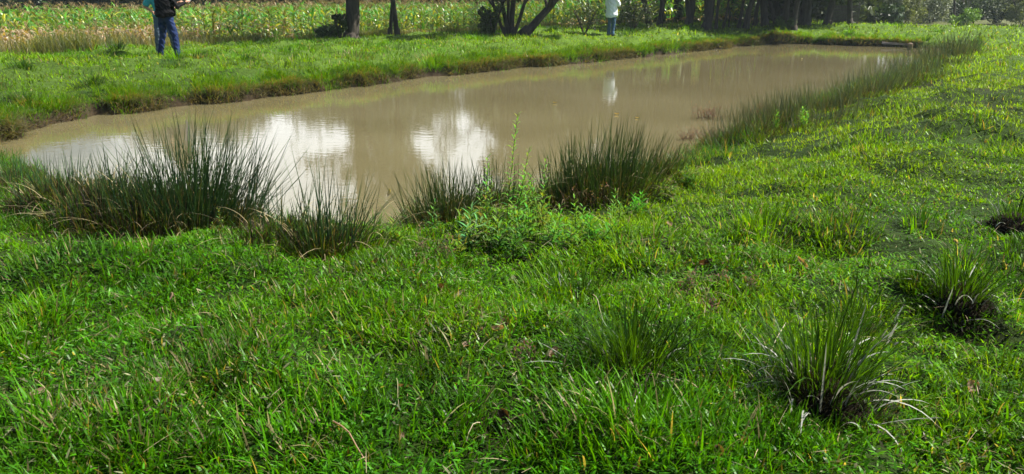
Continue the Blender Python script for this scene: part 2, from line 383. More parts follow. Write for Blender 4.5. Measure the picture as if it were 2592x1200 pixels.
tufts([(1620, 1090, 420, .30, .20, .7, 1.1), (1480, 1130, 260, .25, .16, .7, 1), (1780, 1150, 240, .25, .17, .7, 1.0), (960, 1130, 300, .35, .14, .7, 1.1), (700, 1160, 300, .35, .15, .7, 1.1),
       (1950, 1170, 200, .2, .15, .7, .9), (1640, 640, 420, .45, .16, .8, 1.1), (1420, 730, 260, .3, .17, .6, .9), (150, 700, 500, .4, .15, .8, .8), (60, 880, 300, .3, .15, .8, 1), (900, 650, 250, .3, .14, .7, 1),
       (1900, 570, 350, .5, .14, .6, 1.2), (2150, 380, 300, .5, .14, .7, 1.2), (300, 1130, 320, .35, .15, .8, 1), (80, 1130, 260, .3, .15, .8, 1), (2350, 1100, 250, .3, .13, .8, .9), (1180, 1060, 160, .25, .12, .8, .9),
       (2530, 760, 260, .3, .14, .8, 1.1), (2020, 300, 300, .5, .2, .7, 1), (620, 640, 350, .5, .14, .7, 1), (1050, 680, 260, .35, .13, .7, 1)], 'grass_tufts', 'longer coarse tufts of grass standing in the near lawn')

# ------------------------------------------------------------------ bank fringe, weeds strip
def along(ps, n, s0=0, s1=1):
    ps = np.array(ps); seg = np.hypot(*(ps[1:]-ps[:-1]).T); cs = np.concatenate([[0], np.cumsum(seg)]); L_ = cs[-1]
    s = rng.uniform(s0*L_, s1*L_, n); k = np.clip(np.searchsorted(cs, s)-1, 0, len(seg)-1); t = (s-cs[k])/seg[k]
    p = ps[k]+(ps[k+1]-ps[k])*t[:, None]; d = (ps[k+1]-ps[k])/seg[k][:, None]
    return p, np.stack([-d[:, 1], d[:, 0]], 1)   # point, left normal (away from water on the far bank)
def fringe():
    B = []
    for n, o0, o1, lo, hi, wd, cols, dr in [(26000, .0, .45, .14, .42, .011, (DRY*.7, np.array([.10, .10, .04])), 1), (26000, .06, 1.1, .12, .34, .013, (GREEN*.9, YG*.8), 0), (7000, .0, .15, .1, .3, .010, (DARK, np.array([.09, .065, .035])), 1)]:
        p, nm = along(farp, n); off = rng.uniform(o0, o1, n)
        x = p[:, 0]+nm[:, 0]*off; y = p[:, 1]+nm[:, 1]*off
        sd, _ = pond_sd(x, y); clump = fbm(x*1.2, y*1.2, 2, 80)
        m = (sd > .0) & (rng.random(n) < (clump*3.2-1.0 if dr else 1.2-clump*.5)); x, y, nm = x[m], y[m], nm[m]; k = len(x)
        d = -nm+rng.normal(0, .7, (k, 2)); d /= np.linalg.norm(d, axis=1)[:, None]
        l0 = rng.uniform(0, .8, k)+.4*dr; l1 = l0+rng.uniform(.4, 1.7, k)
        base = np.stack([x, y, terrain(x, y)-.01], 1)
        sc = 1+np.clip((y-18)/14, 0, 1.4)
        V, q, t, kk = ribbons(base, d, rng.uniform(lo, hi, k), wd*sc*rng.uniform(.7, 1.3, k), (l0, l1), None, 3)
        f = rng.random((k, 1)); B.append((V, q, t, np.repeat((cols[0]*(1-f)+cols[1]*f)*rng.uniform(.6, 1.3, (k, 1)), kk, 0)))
    o = merge('bank_fringe_grass', B, M_grass); tag(o, 'straw coloured and olive grass hanging over the dark far bank edge', 'grass', kind='stuff')
fringe()
def bank_tufts():
    B = []
    for i in range(150):
        p, nm = along(farp, 1, 0, .97); off = rng.choice([rng.uniform(.1, .8), rng.uniform(.1, 8.5)]); x0 = p[0, 0]+nm[0, 0]*off; y0 = p[0, 1]+nm[0, 1]*off
        n = rng.integers(60, 170); rad = rng.uniform(.15, .55); a = rng.uniform(0, 6.283, n); q = rad*np.sqrt(rng.random(n)); x = x0+q*np.cos(a)*1.4; y = y0+q*np.sin(a)
        l0 = .7*(q/rad)*rng.uniform(.2, 1, n); d = np.stack([np.cos(a), np.sin(a)], 1)
        V, qd, t, k = ribbons(np.stack([x, y, terrain(x, y)-.01], 1), d, rng.uniform(.14, .34)*rng.uniform(.5, 1.1, n), rng.uniform(.010, .018, n)*(1+max(0, (y0-20)/20)), (l0, l0+rng.uniform(.2, 1.4, n)), None, 3)
        c = DARK*1.1 if rng.random() < .5 else (GREEN*.8+YG*.3 if rng.random() < .8 else DRY*.7)
        B.append((V, qd, t, np.repeat(c*rng.uniform(.4, 1.5, (n, 1)), k, 0)))
    o = merge('bank_tufts', B, M_grass); tag(o, 'darker coarse tufts scattered over the far bank', 'grass', kind='stuff')
bank_tufts()
def near_fringe():
    n = 26000; p, nm = along(nearp, n); off = rng.uniform(-.05, 1.1, n)
    x = p[:, 0]+nm[:, 0]*off; y = p[:, 1]+nm[:, 1]*off; sd, fl = pond_sd(x, y)
    cl = fbm(x*1.5, y*1.5, 2, 85)
    m = (sd > -.02) & (rng.random(n) < cl*1.7-.1); x, y = x[m], y[m]; k = len(x)
    L_ = rng.uniform(.12, .34, k); l0 = rng.uniform(0, .8, k); a = rng.uniform(0, 6.28, k)
    V, q, t, kk = ribbons(np.stack([x, y, terrain(x, y)-.01], 1), np.stack([np.cos(a), np.sin(a)], 1), L_, rng.uniform(.005, .010, k)*(1+sstep(10, 25, y)), (l0, l0+rng.uniform(.3, 1.6, k)), None, 3)
    f = rng.random((k, 1)); g = cl[m][:, None]
    c = np.where(rng.random((k, 1)) < .22, DRY*.6, DARK*(1-f)+GREEN*f)*rng.uniform(.6, 1.4, (k, 1))
    o = merge('shore_grass', [(V, q, t, np.repeat(c, kk, 0))], M_grass); tag(o, 'rough dark grass tangled along the near water edge', 'grass', kind='stuff')
near_fringe()
def weeds_strip():
    n = 60000; p, nm = along(farp, n); off = rng.uniform(9.2, 13.5, n)
    x = p[:, 0]+nm[:, 0]*off+rng.normal(0, .3, n); y = p[:, 1]+nm[:, 1]*off
    sd, fl = pond_sd(x, y)
    m = (sd > 9+1.2*(fbm(x*.4, y*.4, 2, 91)-.5)) & (x < 4) & (x > -24); x, y = x[m], y[m]; k = len(x)
    cl = fbm(x*.5, y*.5, 3, 90)
    hgt = .25+.55*cl+np.where(x < -11.5, .08, -.28)
    a = rng.uniform(0, 6.28, k); l0 = rng.uniform(0, .3, k)
    V, q, t, kk = ribbons(np.stack([x, y, terrain(x, y)-.02], 1), np.stack([np.cos(a), np.sin(a)], 1), hgt*rng.uniform(.5, 1.2, k), rng.uniform(.012, .026, k), (l0, l0+rng.uniform(.1, .8, k)), None, 3)
    f = np.clip(cl[:, None]*1.6-.3+rng.normal(0, .2, (k, 1)), 0, 1)
    c = (np.array([.21, .19, .13])*(1-f)+np.array([.11, .15, .05])*f)*rng.uniform(.6, 1.35, (k, 1))
    o = merge('weed_strip', [(V, q, t, np.repeat(c, kk, 0))], M_grass); tag(o, 'greyish olive tall weeds between the far bank and the corn', 'weeds', kind='stuff')
weeds_strip()

# ------------------------------------------------------------------ tubes
def tube_np(path, radii, sides=6, cap=True):
    """path (k,3) list, radii list -> verts, quads (numpy)"""
    path = [Vector(p) for p in path]; V = []; Q = []
    up = Vector((0.03, 1, 0.02)).normalized(); prev = None
    for i, p in enumerate(path):
        d = (path[min(i+1, len(path)-1)]-path[max(i-1, 0)]).normalized()
        if prev is None: s = d.cross(up); s = s.normalized() if s.length > .1 else d.cross(Vector((1, 0, 0))).normalized()
        else: s = (prev-d*prev.dot(d)).normalized()
        prev = s; b = d.cross(s)
        for k in range(sides):
            a = 2*math.pi*k/sides; V.append(p+(s*math.cos(a)+b*math.sin(a))*radii[i])
    for i in range(len(path)-1):
        for k in range(sides):
            a = i*sides+k; b = i*sides+(k+1) % sides; Q.append((a, b, b+sides, a+sides))
    if cap:
        n = len(V); V.append(path[-1]+(path[-1]-path[-2]).normalized()*radii[-1]*.5); l = (len(path)-1)*sides
        for k in range(0, sides): Q.append((l+k, l+(k+1) % sides, n, n))
    return np.array(V), Q
class MB:
    def __init__(s): s.V = []; s.F = []; s.n = 0; s.C = []
    def add(s, V, F, col=None):
        V = np.asarray(V, float); s.V.append(V)
        for f in F:
            f = [i+s.n for i in f]
            if len(f) == 4 and f[2] == f[3]: f = f[:3]
            s.F.append(tuple(f))
        s.C.append(np.tile(col if col is not None else (1, 1, 1), (len(V), 1))); s.n += len(V)
    def tube(s, path, radii, sides=6, col=None): s.add(*tube_np(path, radii, sides), col)
    def build(s, name, mat, parent=None, smooth=True):
        V = np.concatenate(s.V); f4 = [f for f in s.F if len(f) == 4]; f3 = [f for f in s.F if len(f) == 3]
        return npmesh(name, V, f4, f3, np.concatenate(s.C), mat, smooth, parent)

def ball(c, r, rotz=0, n=12, m=8):
    V = []; F = []; c = Vector(c)
    for i in range(m+1):
        t = math.pi*i/m
        for k in range(n):
            a = 2*math.pi*k/n; x = math.sin(t)*math.cos(a)*r[0]; y = math.sin(t)*math.sin(a)*r[1]
            V.append((c.x+x*math.cos(rotz)-y*math.sin(rotz), c.y+x*math.sin(rotz)+y*math.cos(rotz), c.z-math.cos(t)*r[2]))
    for i in range(m):
        for k in range(n): a = i*n+k; b = i*n+(k+1) % n; F.append((a, b, b+n, a+n))
    return V, F

# ------------------------------------------------------------------ rush clumps
def rush_clump(u, v, n, rad, hgt, label, lean=(0, 0), spread=.75, drys=.12, grass=250, cols=None, gh=.28, wd=1.0, pos=None, rx=1.0, rseed=None):
    x0, y0, z0 = pos or PT(u, v)
    root = empty('rush_clump', (x0, y0, z0)); tag(root, label, 'rush clump', 'rush clumps growing along the near shore')
    def stems(n, hg, rad, spread, w0, colf, l1e, segs=5, inner=.0):
        a = rng.uniform(0, 6.283, n); r = rad*rng.uniform(inner, 1, n)**.7
        lx = r*np.cos(a)*rx; ly = r*np.sin(a)
        z = terrain(x0+lx, y0+ly)-z0
        dx = np.cos(a)*(r/rad)+rng.normal(0, .45, n)+lean[0]; dy = np.sin(a)*(r/rad)+rng.normal(0, .45, n)+lean[1]
        m = np.hypot(dx, dy); l0 = spread*np.clip(m, 0, 1.6)*rng.uniform(.1, 1.0, n); d = np.stack([dx/m, dy/m], 1)
        l1 = l0+np.abs(rng.normal(0, l1e*.7, n))
        base = np.stack([lx, ly, z-.02], 1); L_ = hg*rng.uniform(.35, 1.08, n)**.8*(1-.12*(r/rad))
        c = colf(n)
        wv = w0*rng.uniform(.8, 1.3, n)
        V1, q1, t1, k = ribbons(base, d, L_, wv, (l0, l1), None, segs, taper=.8)
        # second ribbon at right angles so that each stem has body from any side
        V2, q2, t2, _ = ribbons(base, d, L_, wv, (l0, l1), np.arctan2(d[:, 1], d[:, 0])+math.pi/2, segs, taper=.8)
        return [(V1, q1, t1, np.repeat(c, k, 0)), (V2, q2, t2, np.repeat(c, k, 0))]
    def green(n):
        f = rng.random((n, 1)); c = np.array([.018, .055, .026])*(1-f)+np.array([.075, .140, .035])*f
        return c*rng.uniform(.6, 1.4, (n, 1))*(1 if cols is None else np.array(cols))
    def tan(n): return DRY*rng.uniform(.4, 1.2, (n, 1))*np.array([1, .9, .8])
    s = 1+max(0, (y0-8)/32); n = int(n*(.55 if y0 < 10 else .75))
    merge('green_stems', stems(n, hgt, rad, spread, (.0062)*wd*s, green, .25), M_rush, root)
    merge('dry_stems', stems(max(int(n*drys), 8), hgt*.75, rad*1.05, spread*1.1, .0045*wd*s, tan, .9), M_rush, root)
    if grass:
        def gc(n): 
            f = rng.random((n, 1)); return np.where(rng.random((n, 1)) < .28, DRY*.7, DARK*(1-f)+np.array([.09, .15, .02])*f)*rng.uniform(.5, 1.4, (n, 1))
        merge('base_grass', stems(int(grass*.7), gh, rad*1.25, .9, .008*s, gc, .8, 3), M_grass, root)
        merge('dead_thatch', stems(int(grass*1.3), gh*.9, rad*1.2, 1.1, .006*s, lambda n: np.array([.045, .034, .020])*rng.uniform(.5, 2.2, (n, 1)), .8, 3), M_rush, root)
    if y0 < 9.5:
        m = int(20+n*.05); a = rng.uniform(0, 6.283, m); q = rad*rng.uniform(.5, 1.3, m); lx = q*np.cos(a); ly = q*np.sin(a)
        l0 = rng.uniform(.1, 1.0, m); V, qd, t, k = ribbons(np.stack([lx, ly, terrain(x0+lx, y0+ly)-z0], 1), np.stack([np.cos(a), np.sin(a)], 1), rng.uniform(.25, .55, m), rng.uniform(.005, .009, m), (l0, l0+rng.uniform(1.0, 2.2, m)), None, 7)
        merge('bent_straw', [(V, qd, t, np.repeat(np.array([.36, .30, .16])*rng.uniform(.4, 1.15, (m, 1)), k, 0))], M_straw, root)
    return root
RC = rush_clump
RC(520, 555, 900, .42, .98, 'largest dark green rush clump, arching right over the white reflection', (.55, .1), .62, .10, 600, gh=.34)
RC(390, 545, 240, .32, .62, 'dark rush clump just left of the largest one', (.25, .1), .5, .15, 420, gh=.32)
RC(270, 520, 220, .36, .52, 'thin greyish rush clump over the bright reflection at the left', (.15, .1), .6, .2, 450, (1.2, 1.1, 1.2), gh=.3)
RC(150, 500, 190, .34, .52, 'bluish blurred rush clump at the far left shore', (0, .1), .5, .15, 450, (1.2, 1.2, 1.5), gh=.3)
RC(45, 470, 160, .36, .5, 'low bluish rushes at the left tip of the pond', (0, .1), .6, .3, 350, (1.6, 1.5, 1.8), gh=.3)
RC(820, 640, 150, .22, .74, 'sparse upright rushes in front of the bright water, left of the centre', (.1, .1), .42, .06, 380, gh=.26)
RC(905, 615, 70, .2, .62, 'few thin rushes leaning right, crossing near a caught leaf', (1.0, .2), .75, .05, 200, gh=.22)
RC(720, 590, 60, .3, .55, 'wispy rushes between the largest clump and the sparse upright ones', (.3, .1), .6, .2, 300, gh=.22)
RC(1130, 560, 520, .34, .62, 'brown tinged rush clump left of the tall leafy weed', (-.1, .1), .55, .3, 400, (1.3, 1.05, .9), gh=.26)
RC(1240, 530, 260, .30, .66, 'rush clump behind the tall leafy weed', (.1, .1), .45, .2, 300, (1.2, 1.05, .9), gh=.24)
RC(1440, 490, 420, .34, .62, 'left half of the broad olive rush stand right of the leafy weed', (0, .1), .5, .2, 400, (1.2, 1.1, .8), gh=.26)
RC(1560, 480, 560, .42, .74, 'tallest olive rush clump right of the leafy weed, with straw at its foot', (.25, .1), .5, .2, 500, (1.2, 1.1, .8), gh=.28)
RC(1660, 455, 200, .28, .50, 'low yellowish rush clump at the right end of the broad stand', (.3, .1), .6, .4, 350, (1.7, 1.4, .8), gh=.26)
right_cl = [(1880, 345, 300, .45, .66, 'nearest rush clump of the right shore, beside the reddish dead weeds', 1, 1.1), (1960, 318, 320, .5, .72, 'second nearest rush clump of the right shore, dark and wide', .9, 1.2),
            (2045, 290, 320, .55, .74, 'grey green rush clump where the right shore starts to bend', 1.1, 1.3), (2130, 262, 300, .6, .72, 'rush clump in the middle of the right shore row', 1.1, 1.35),
            (2215, 238, 260, .6, .66, 'brownish rush clump with pale glints on the right shore', 1.4, 1.4), (2290, 215, 240, .6, .62, 'brownish rush clump in front of the stump in the water', 1.4, 1.4),
            (2350, 180, 300, .8, .85, 'dark tall rush clump right of the stump in the water', .9, 1.6), (2400, 150, 300, 1.0, .95, 'farthest dark rush clump beside the pale planks', .8, 1.7)]
for (u, v, n, r, h, lab, cm, wd) in right_cl:
    RC(u, v, int(n*rnd.uniform(.7, 1.5)), r*rnd.uniform(.6, 1.1), h*rnd.uniform(.9, 1.5), lab, (rnd.uniform(-.6, .1), 0), .7, .5, 200, (cm*2.6, cm*1.6, cm*2.6), gh=.3, wd=wd*.7, rx=1.3)

for (u, v, n, r, h, lab) in [(1860, 335, 260, .5, .62, 'grey green rushes leaning over the water at the near end of the right shore'), (1925, 290, 260, .6, .62, 'grey green rushes leaning over the water past the reddish dead weeds'), (1895, 312, 150, .6, .5, 'thin loose rushes in the water before the nearest right shore clump'), (1985, 276, 170, .7, .55, 'thin loose rushes in the water beside the dark wide clump'),
                             (2165, 215, 170, .9, .55, 'sparse brownish rushes in the water before the middle of the right row'), (2000, 335, 130, .6, .5, 'greyish rushes on the slope behind the bright leafy weeds'), (2120, 300, 130, .6, .5, 'greyish rushes on the slope below the right shore row')]:
    RC(u, v, n, r, h, lab, (-.1, 0), .8, .5, 100, (3.2, 1.8, 3.0), gh=.22, wd=1.1, rx=1.4)

# ------------------------------------------------------------------ foreground tussocks
def tussock(u, v, n, rad, hgt, label, spread=1.0, pale=24, darkn=700, mh=.14, mr=1.45):
    x0, y0, z0 = PT(u, v); root = empty('grass_tussock', (x0, y0, z0)); tag(root, label, 'grass tussock', 'coarse grass tussocks on the near lawn')
    R_ = rad*mr
    R_ *= .62; mh *= .8
    def top(lx, ly): return mh*np.sqrt(np.clip(1-(lx*lx+ly*ly)/(R_*R_), 0, 1))
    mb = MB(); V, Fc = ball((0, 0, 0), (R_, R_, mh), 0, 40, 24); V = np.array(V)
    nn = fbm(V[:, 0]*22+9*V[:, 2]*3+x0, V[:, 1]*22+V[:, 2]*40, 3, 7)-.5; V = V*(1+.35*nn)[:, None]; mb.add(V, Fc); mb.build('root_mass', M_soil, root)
    def st(n, hg, rad_, sp, wmin, wmax, colf, e, segs=6, lo=.4, out0=0, oy=0, zo=-.015):
        a = rng.uniform(0, 6.283, n); r = rad_*np.sqrt(rng.uniform(out0, 1, n)); lx = r*np.cos(a); ly = r*np.sin(a)+oy
        z = np.maximum(top(lx, ly), terrain(x0+lx, y0+ly)-z0)
        a2 = a+rng.normal(0, .5, n); d = np.stack([np.cos(a2), np.sin(a2)], 1)
        l0 = sp*(r/rad_)*rng.uniform(.2, .8, n); l1 = l0+np.abs(rng.normal(0, e, n))
        V, q, t, k = ribbons(np.stack([lx, ly, z+zo], 1), d, hg*rng.uniform(lo, 1.1, n), rng.uniform(wmin, wmax, n), (l0, l1), a2+rng.normal(0, .35, n), segs)
        return (V, q, t, np.repeat(colf(n), k, 0))
    def g(n):
        f = rng.random((n, 1)); return (np.array([.010, .034, .008])*(1-f)+np.array([.05, .13, .006])*f)*rng.uniform(.5, 1.3, (n, 1))
    merge('green_blades', [st(n, hgt, rad*.85, spread, .004, .009, g, .7, oy=rad*.2), st(n//2, hgt*.5, rad*1.3, 1.3, .004, .008, g, .9, out0=.3)], M_grass, root)
    merge('pale_dry_blades', [st(pale, hgt*.85, rad*1.1, 1.5, .008, .014, lambda n: np.array([.36, .37, .32])*rng.uniform(.6, 1.1, (n, 1)), 1.4, 7, .4, .2)], M_straw, root)
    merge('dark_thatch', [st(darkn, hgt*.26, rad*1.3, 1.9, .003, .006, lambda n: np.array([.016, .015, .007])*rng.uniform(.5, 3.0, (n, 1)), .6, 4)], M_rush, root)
tussock(2080, 1030, 320, .20, .46, 'largest dark tussock with pale drooping blades in the right foreground', 1.15, 46, 1500, .15)
tussock(1600, 945, 420, .22, .34, 'medium spiky tussock left of the largest foreground tussock', 1.1, 22, 900, .05, .9)
tussock(2430, 780, 260, .18, .34, 'tussock on a dark earth mound near the right edge', 1.1, 18, 1100, .13)
tussock(2590, 580, 200, .25, .22, 'dark low tussock cut off by the right edge', 1.2, 8, 1000, .13)
tussock(1470, 760, 110, .16, .24, 'small loose tussock above the medium spiky one', .9, 6, 200, .02, .6)
tussock(2180, 830, 120, .2, .22, 'small flattened tussock behind the largest foreground tussock', 1.4, 8, 500, .03, .7)

# ------------------------------------------------------------------ leafy weeds
def leafblade(mb, base, d, L_, W, droop, col, segs=4):
    """broad lance leaf starting at base, heading d (unit Vector), folding down by droop"""
    d = Vector(d).normalized(); side = d.cross(Vector((0, 0, 1)))
    if side.length < .05: side = Vector((1, 0, 0))
    side.normalize(); p = Vector(base); V = []; prof = [.25, .85, 1, .7, .0][:segs+1]
    for k in range(segs+1):
        wv = W*prof[k]/2; V += [p-side*wv+Vector((0, 0, wv*.25)), p+Vector((0, 0, -wv*.1)), p+side*wv+Vector((0, 0, wv*.25))]
        p = p+d*L_/segs; d = (d+Vector((0, 0, -droop/segs))).normalized()
    F = []
    for k in range(segs):
        a = 3*k; F += [(a, a+1, a+4, a+3), (a+1, a+2, a+5, a+4)]
    mb.add([tuple(v) for v in V], F, col)
M_weed = mat_leaf('weed_leaves', .45, .45, .08, (1.4, 1.2, .3))
def leafy_weed(u, v, h, nst, label, L_=.09, W=.016, spread=.35, col=(.09, .22, .025), whorl=26, group='leafy weeds at the water edge', pos=None, lean=(0, 0)):
    x0, y0, z0 = pos or PT(u, v); root = empty('leafy_weed', (x0, y0, z0)); tag(root, label, 'weed', group)
    st = MB(); lf = MB()
    for s in range(nst):
        a = rnd.uniform(0, 6.28); hh = h*(1 if s == 0 else rnd.uniform(.45, .85)); ld = spread*(0.05 if s == 0 else rnd.uniform(.3, 1))
        p = Vector((rnd.uniform(-.04, .04), rnd.uniform(-.04, .04), -.02)); path = [p]; n = 7
        for k in range(n):
            p = p+Vector((math.cos(a)*ld*hh/n+lean[0]*hh/n*k/n+rnd.gauss(0, .004), math.sin(a)*ld*hh/n+lean[1]*hh/n, hh/n)); path.append(p)
        st.tube(path, [.004*(1-.6*i/n) for i in range(n+1)], 5, (.07, .12, .03))
        m = int(whorl*hh/h)
        for i in range(m):
            t = .15+.85*i/m; q = t*n; k = min(int(q), n-1); bp = path[k].lerp(path[k+1], q-k)
            b = i*2.4+rnd.uniform(-.3, .3); e = .35+.9*t; sz = (1-.55*t)*rnd.uniform(.8, 1.2)
            c = tuple(x*rnd.uniform(.65, 1.35)*(1+.5*t) for x in col)
            leafblade(lf, bp, (math.cos(b), math.sin(b), e), L_*sz, W*sz, rnd.uniform(.3, 1.1), c)
    st.build('stem', M_weed, root); lf.build('leaves', M_weed, root)
LW = leafy_weed
LW(1300, 560, .84, 3, 'tallest bright green leafy weed, standing above the rushes before the water', .095, .017, .22, (.11, .27, .03), 48, lean=(.12, 0))
LW(1235, 555, .50, 3, 'pale leafy weed just left of the tallest one', .09, .018, .3, (.13, .26, .05), 30)
LW(1360, 560, .52, 4, 'bushy leafy weed just right of the tallest one', .09, .018, .45, (.10, .24, .03), 30)
LW(1180, 630, .34, 5, 'broad leaved weed with silvery drooping leaves, left in the leafy patch', .15, .026, .7, (.13, .24, .08), 22)
LW(1270, 635, .33, 5, 'broad leaved weed in the middle of the leafy patch, over a dark hollow', .13, .024, .7, (.10, .22, .04), 22)
LW(1330, 605, .36, 5, 'leafy weed behind the dark hollow, below the tallest weed', .11, .022, .6, (.09, .22, .03), 24)
LW(1400, 620, .30, 5, 'low leafy weed at the right end of the leafy patch', .11, .02, .7, (.09, .22, .03), 22)
LW(1460, 590, .30, 4, 'low leafy weed below the straw of the olive rush stand', .09, .018, .7, (.10, .22, .03), 22)
LW(1560, 560, .26, 4, 'small leafy weed under the tallest olive rushes', .09, .018, .7, (.10, .22, .03), 20)
LW(1090, 590, .28, 4, 'dark leafy weed at the foot of the brown tinged rushes', .10, .018, .7, (.06, .15, .03), 20)
LW(1960, 330, .34, 6, 'bright leafy weed in front of the nearest right shore rushes', .12, .028, .6, (.12, .28, .02), 22)
LW(2030, 322, .34, 6, 'bright leafy weed in front of the bend in the right shore', .12, .028, .6, (.12, .28, .02), 22)
for (u, v, h, lab) in [(1215, 600, .36, 'leafy weed among the brown tinged rushes, upper left of the patch'), (1150, 655, .24, 'lowest leafy weed at the left edge of the patch'), (1310, 655, .24, 'low leafy weed at the lower middle of the patch'), (1375, 590, .34, 'yellowish leafy weed right of the tallest one, lower'), (1440, 640, .22, 'low leafy weed at the lower right of the patch'),
                       (1500, 610, .22, 'small leafy weed below the olive rush stand, left'), (1620, 545, .22, 'small leafy weed below the olive rush stand, right'), (1690, 510, .24, 'small leafy weed at the foot of the low yellowish rushes'), (1740, 470, .24, 'bright leafy weed at the pond corner below the dead weeds'), (1000, 620, .20, 'small leafy weed near the waterline, left of the patch')]:
    LW(u, v, h, 6, lab, .11, .022, .75, (.065*rnd.uniform(.7, 1.6), .16*rnd.uniform(.7, 1.3), .015), 18)
LW(560, 610, .26, 4, 'small dull weed in front of the largest rush clump', .05, .014, .6, (.10, .14, .04), 26)
LW(390, 600, .28, 5, 'scrubby olive weed in front of the dark hollow at the left', .04, .013, .5, (.12, .15, .04), 30)
LW(700, 680, .26, 4, 'small olive weed below the wispy rushes', .04, .012, .5, (.12, .15, .04), 26)

def dead_weed(u, v, h, label, col, n=10, spread=.5, pos=None, twig=40, name='dead_weed', group='dead weeds'):
    x0, y0, z0 = pos or PT(u, v); root = empty(name, (x0, y0, z0)); tag(root, label, 'dead weed', group)
    st = MB(); sh = MB()
    for s in range(n):
        a = rnd.uniform(0, 6.28); p = Vector((rnd.gauss(0, h*.45), rnd.gauss(0, h*.45), -.02)); path = [p]
        hh = h*rnd.uniform(.35, 1); ld = spread*rnd.uniform(.2, 1)
        for k in range(5):
            p = p+Vector((math.cos(a)*ld*hh/5, math.sin(a)*ld*hh/5, hh/5)); path.append(p)
        st.tube(path, [.0035, .003, .0025, .002, .0018, .0012], 4, col)
        for i in range(twig//n+1):
            k = rnd.randint(1, 4); b = rnd.uniform(0, 6.28); q = path[k].lerp(path[k+1], rnd.random())
            e = q+Vector((math.cos(b), math.sin(b), rnd.uniform(.3, 1.3)))*h*.16
            st.tube([q, e], [.0016, .001], 3, col)
            for j in range(3):
                leafblade(sh, e+Vector((rnd.gauss(0, .01), rnd.gauss(0, .01), rnd.gauss(0, .01))), (rnd.uniform(-1, 1), rnd.uniform(-1, 1), rnd.uniform(-.3, 1)), .02, .008, .5, tuple(x*rnd.uniform(.8, 1.6) for x in col))
    st.build('stems', M_weed, root); sh.build('seed_heads', M_weed, root)
dead_weed(1775, 300, .35, 'reddish dead weed over the water, upper one left of the right shore rushes', (.15, .085, .07), 44, .9, pos=(*P(1790, 300, 0), -.02), twig=160)
dead_weed(1800, 375, .30, 'reddish brown dead weed over the water, lower one at the pond corner', (.13, .085, .065), 44, 1.0, pos=(*P(1800, 372, 0), 0), twig=160)
dead_weed(1945, 300, .30, 'reddish dead weed in front of the dark wide rushes', (.22, .11, .08), 20, 1.1, twig=120)
dead_weed(1840, 360, .28, 'greyish brown dead weed trailing in the water at the foot of the right shore rushes', (.13, .10, .08), 44, 1.0, pos=(*P(1840, 362, 0), 0), twig=180)
dead_weed(1750, 350, .22, 'thin reddish dead weed farthest out over the water', (.15, .095, .08), 30, 1.0, pos=(*P(1750, 352, 0), 0), twig=110)
dead_weed(1690, 425, .25, 'brown dead weed beside the low yellowish rushes', (.17, .11, .07), 20, 1.2, twig=120)
dead_weed(690, 545, .22, 'russet dead weed under the wispy rushes', (.26, .13, .07), 14, .9, twig=80)
dead_weed(1838, 765, .26, 'thin brown seeding weed alone on the lawn right of the small tussock', (.12, .08, .05), 5, .25, twig=70)
dead_weed(1326, 915, .15, 'small dark branching weed alone in the centre lawn', (.09, .06, .04), 4, .4, twig=24)
dead_weed(1095, 660, .20, 'grey brown seeding weed left of the silvery leaved weed', (.13, .10, .06), 8, .5, twig=60)
dead_weed(1490, 520, .22, 'tangle of straw brown dead stems under the tallest olive rushes', (.26, .17, .10), 26, 1.1, twig=40)

# ------------------------------------------------------------------ fallen leaves, twig, caught leaf
def dry_leaf(u, v, L_, W, col, label, curl=.5, pos=None, tilt=None):
    x0, y0, z0 = pos or PT(u, v); n = 6; V = []; F = []; L_ *= .85; W *= .85; curl *= rnd.uniform(.8, 2.2)
    for i in range(n+1):
        t = i/n; wv = W/2*math.sin(math.pi*(.06+.9*t))**.8
        for j in (-1, -.5, 0, .5, 1):
            V.append(((t-.5)*L_, j*wv, curl*W*.5*j*j+.25*curl*L_*(t-.5)**2*2+rnd.gauss(0, W*.02)))
    for i in range(n):
        for j in range(4): a = i*5+j; F.append((a, a+5, a+6, a+1))
    mb = MB(); mb.add(V, F, col); st = [(-L_*.5, 0, curl*.1*L_), (-L_*.62, 0, curl*.14*L_)]
    mb.tube(st, [W*.035, W*.025], 4, tuple(c*.6 for c in col))
    o = mb.build('dry_leaf', M_weed, None, True)
    o.location = (x0, y0, z0+(.034 if pos is None else 0)); o.rotation_euler = tilt or (rnd.uniform(-1.1, 1.1), rnd.uniform(-.9, .9), rnd.uniform(0, 6.28))
    tag(o, label, 'dry leaf', 'dry leaves lying in the grass' if pos is None else None); return o
BR = (.13, .085, .06); PL = (.26, .18, .13); DK = (.05, .03, .022); WH = (.34, .29, .25)
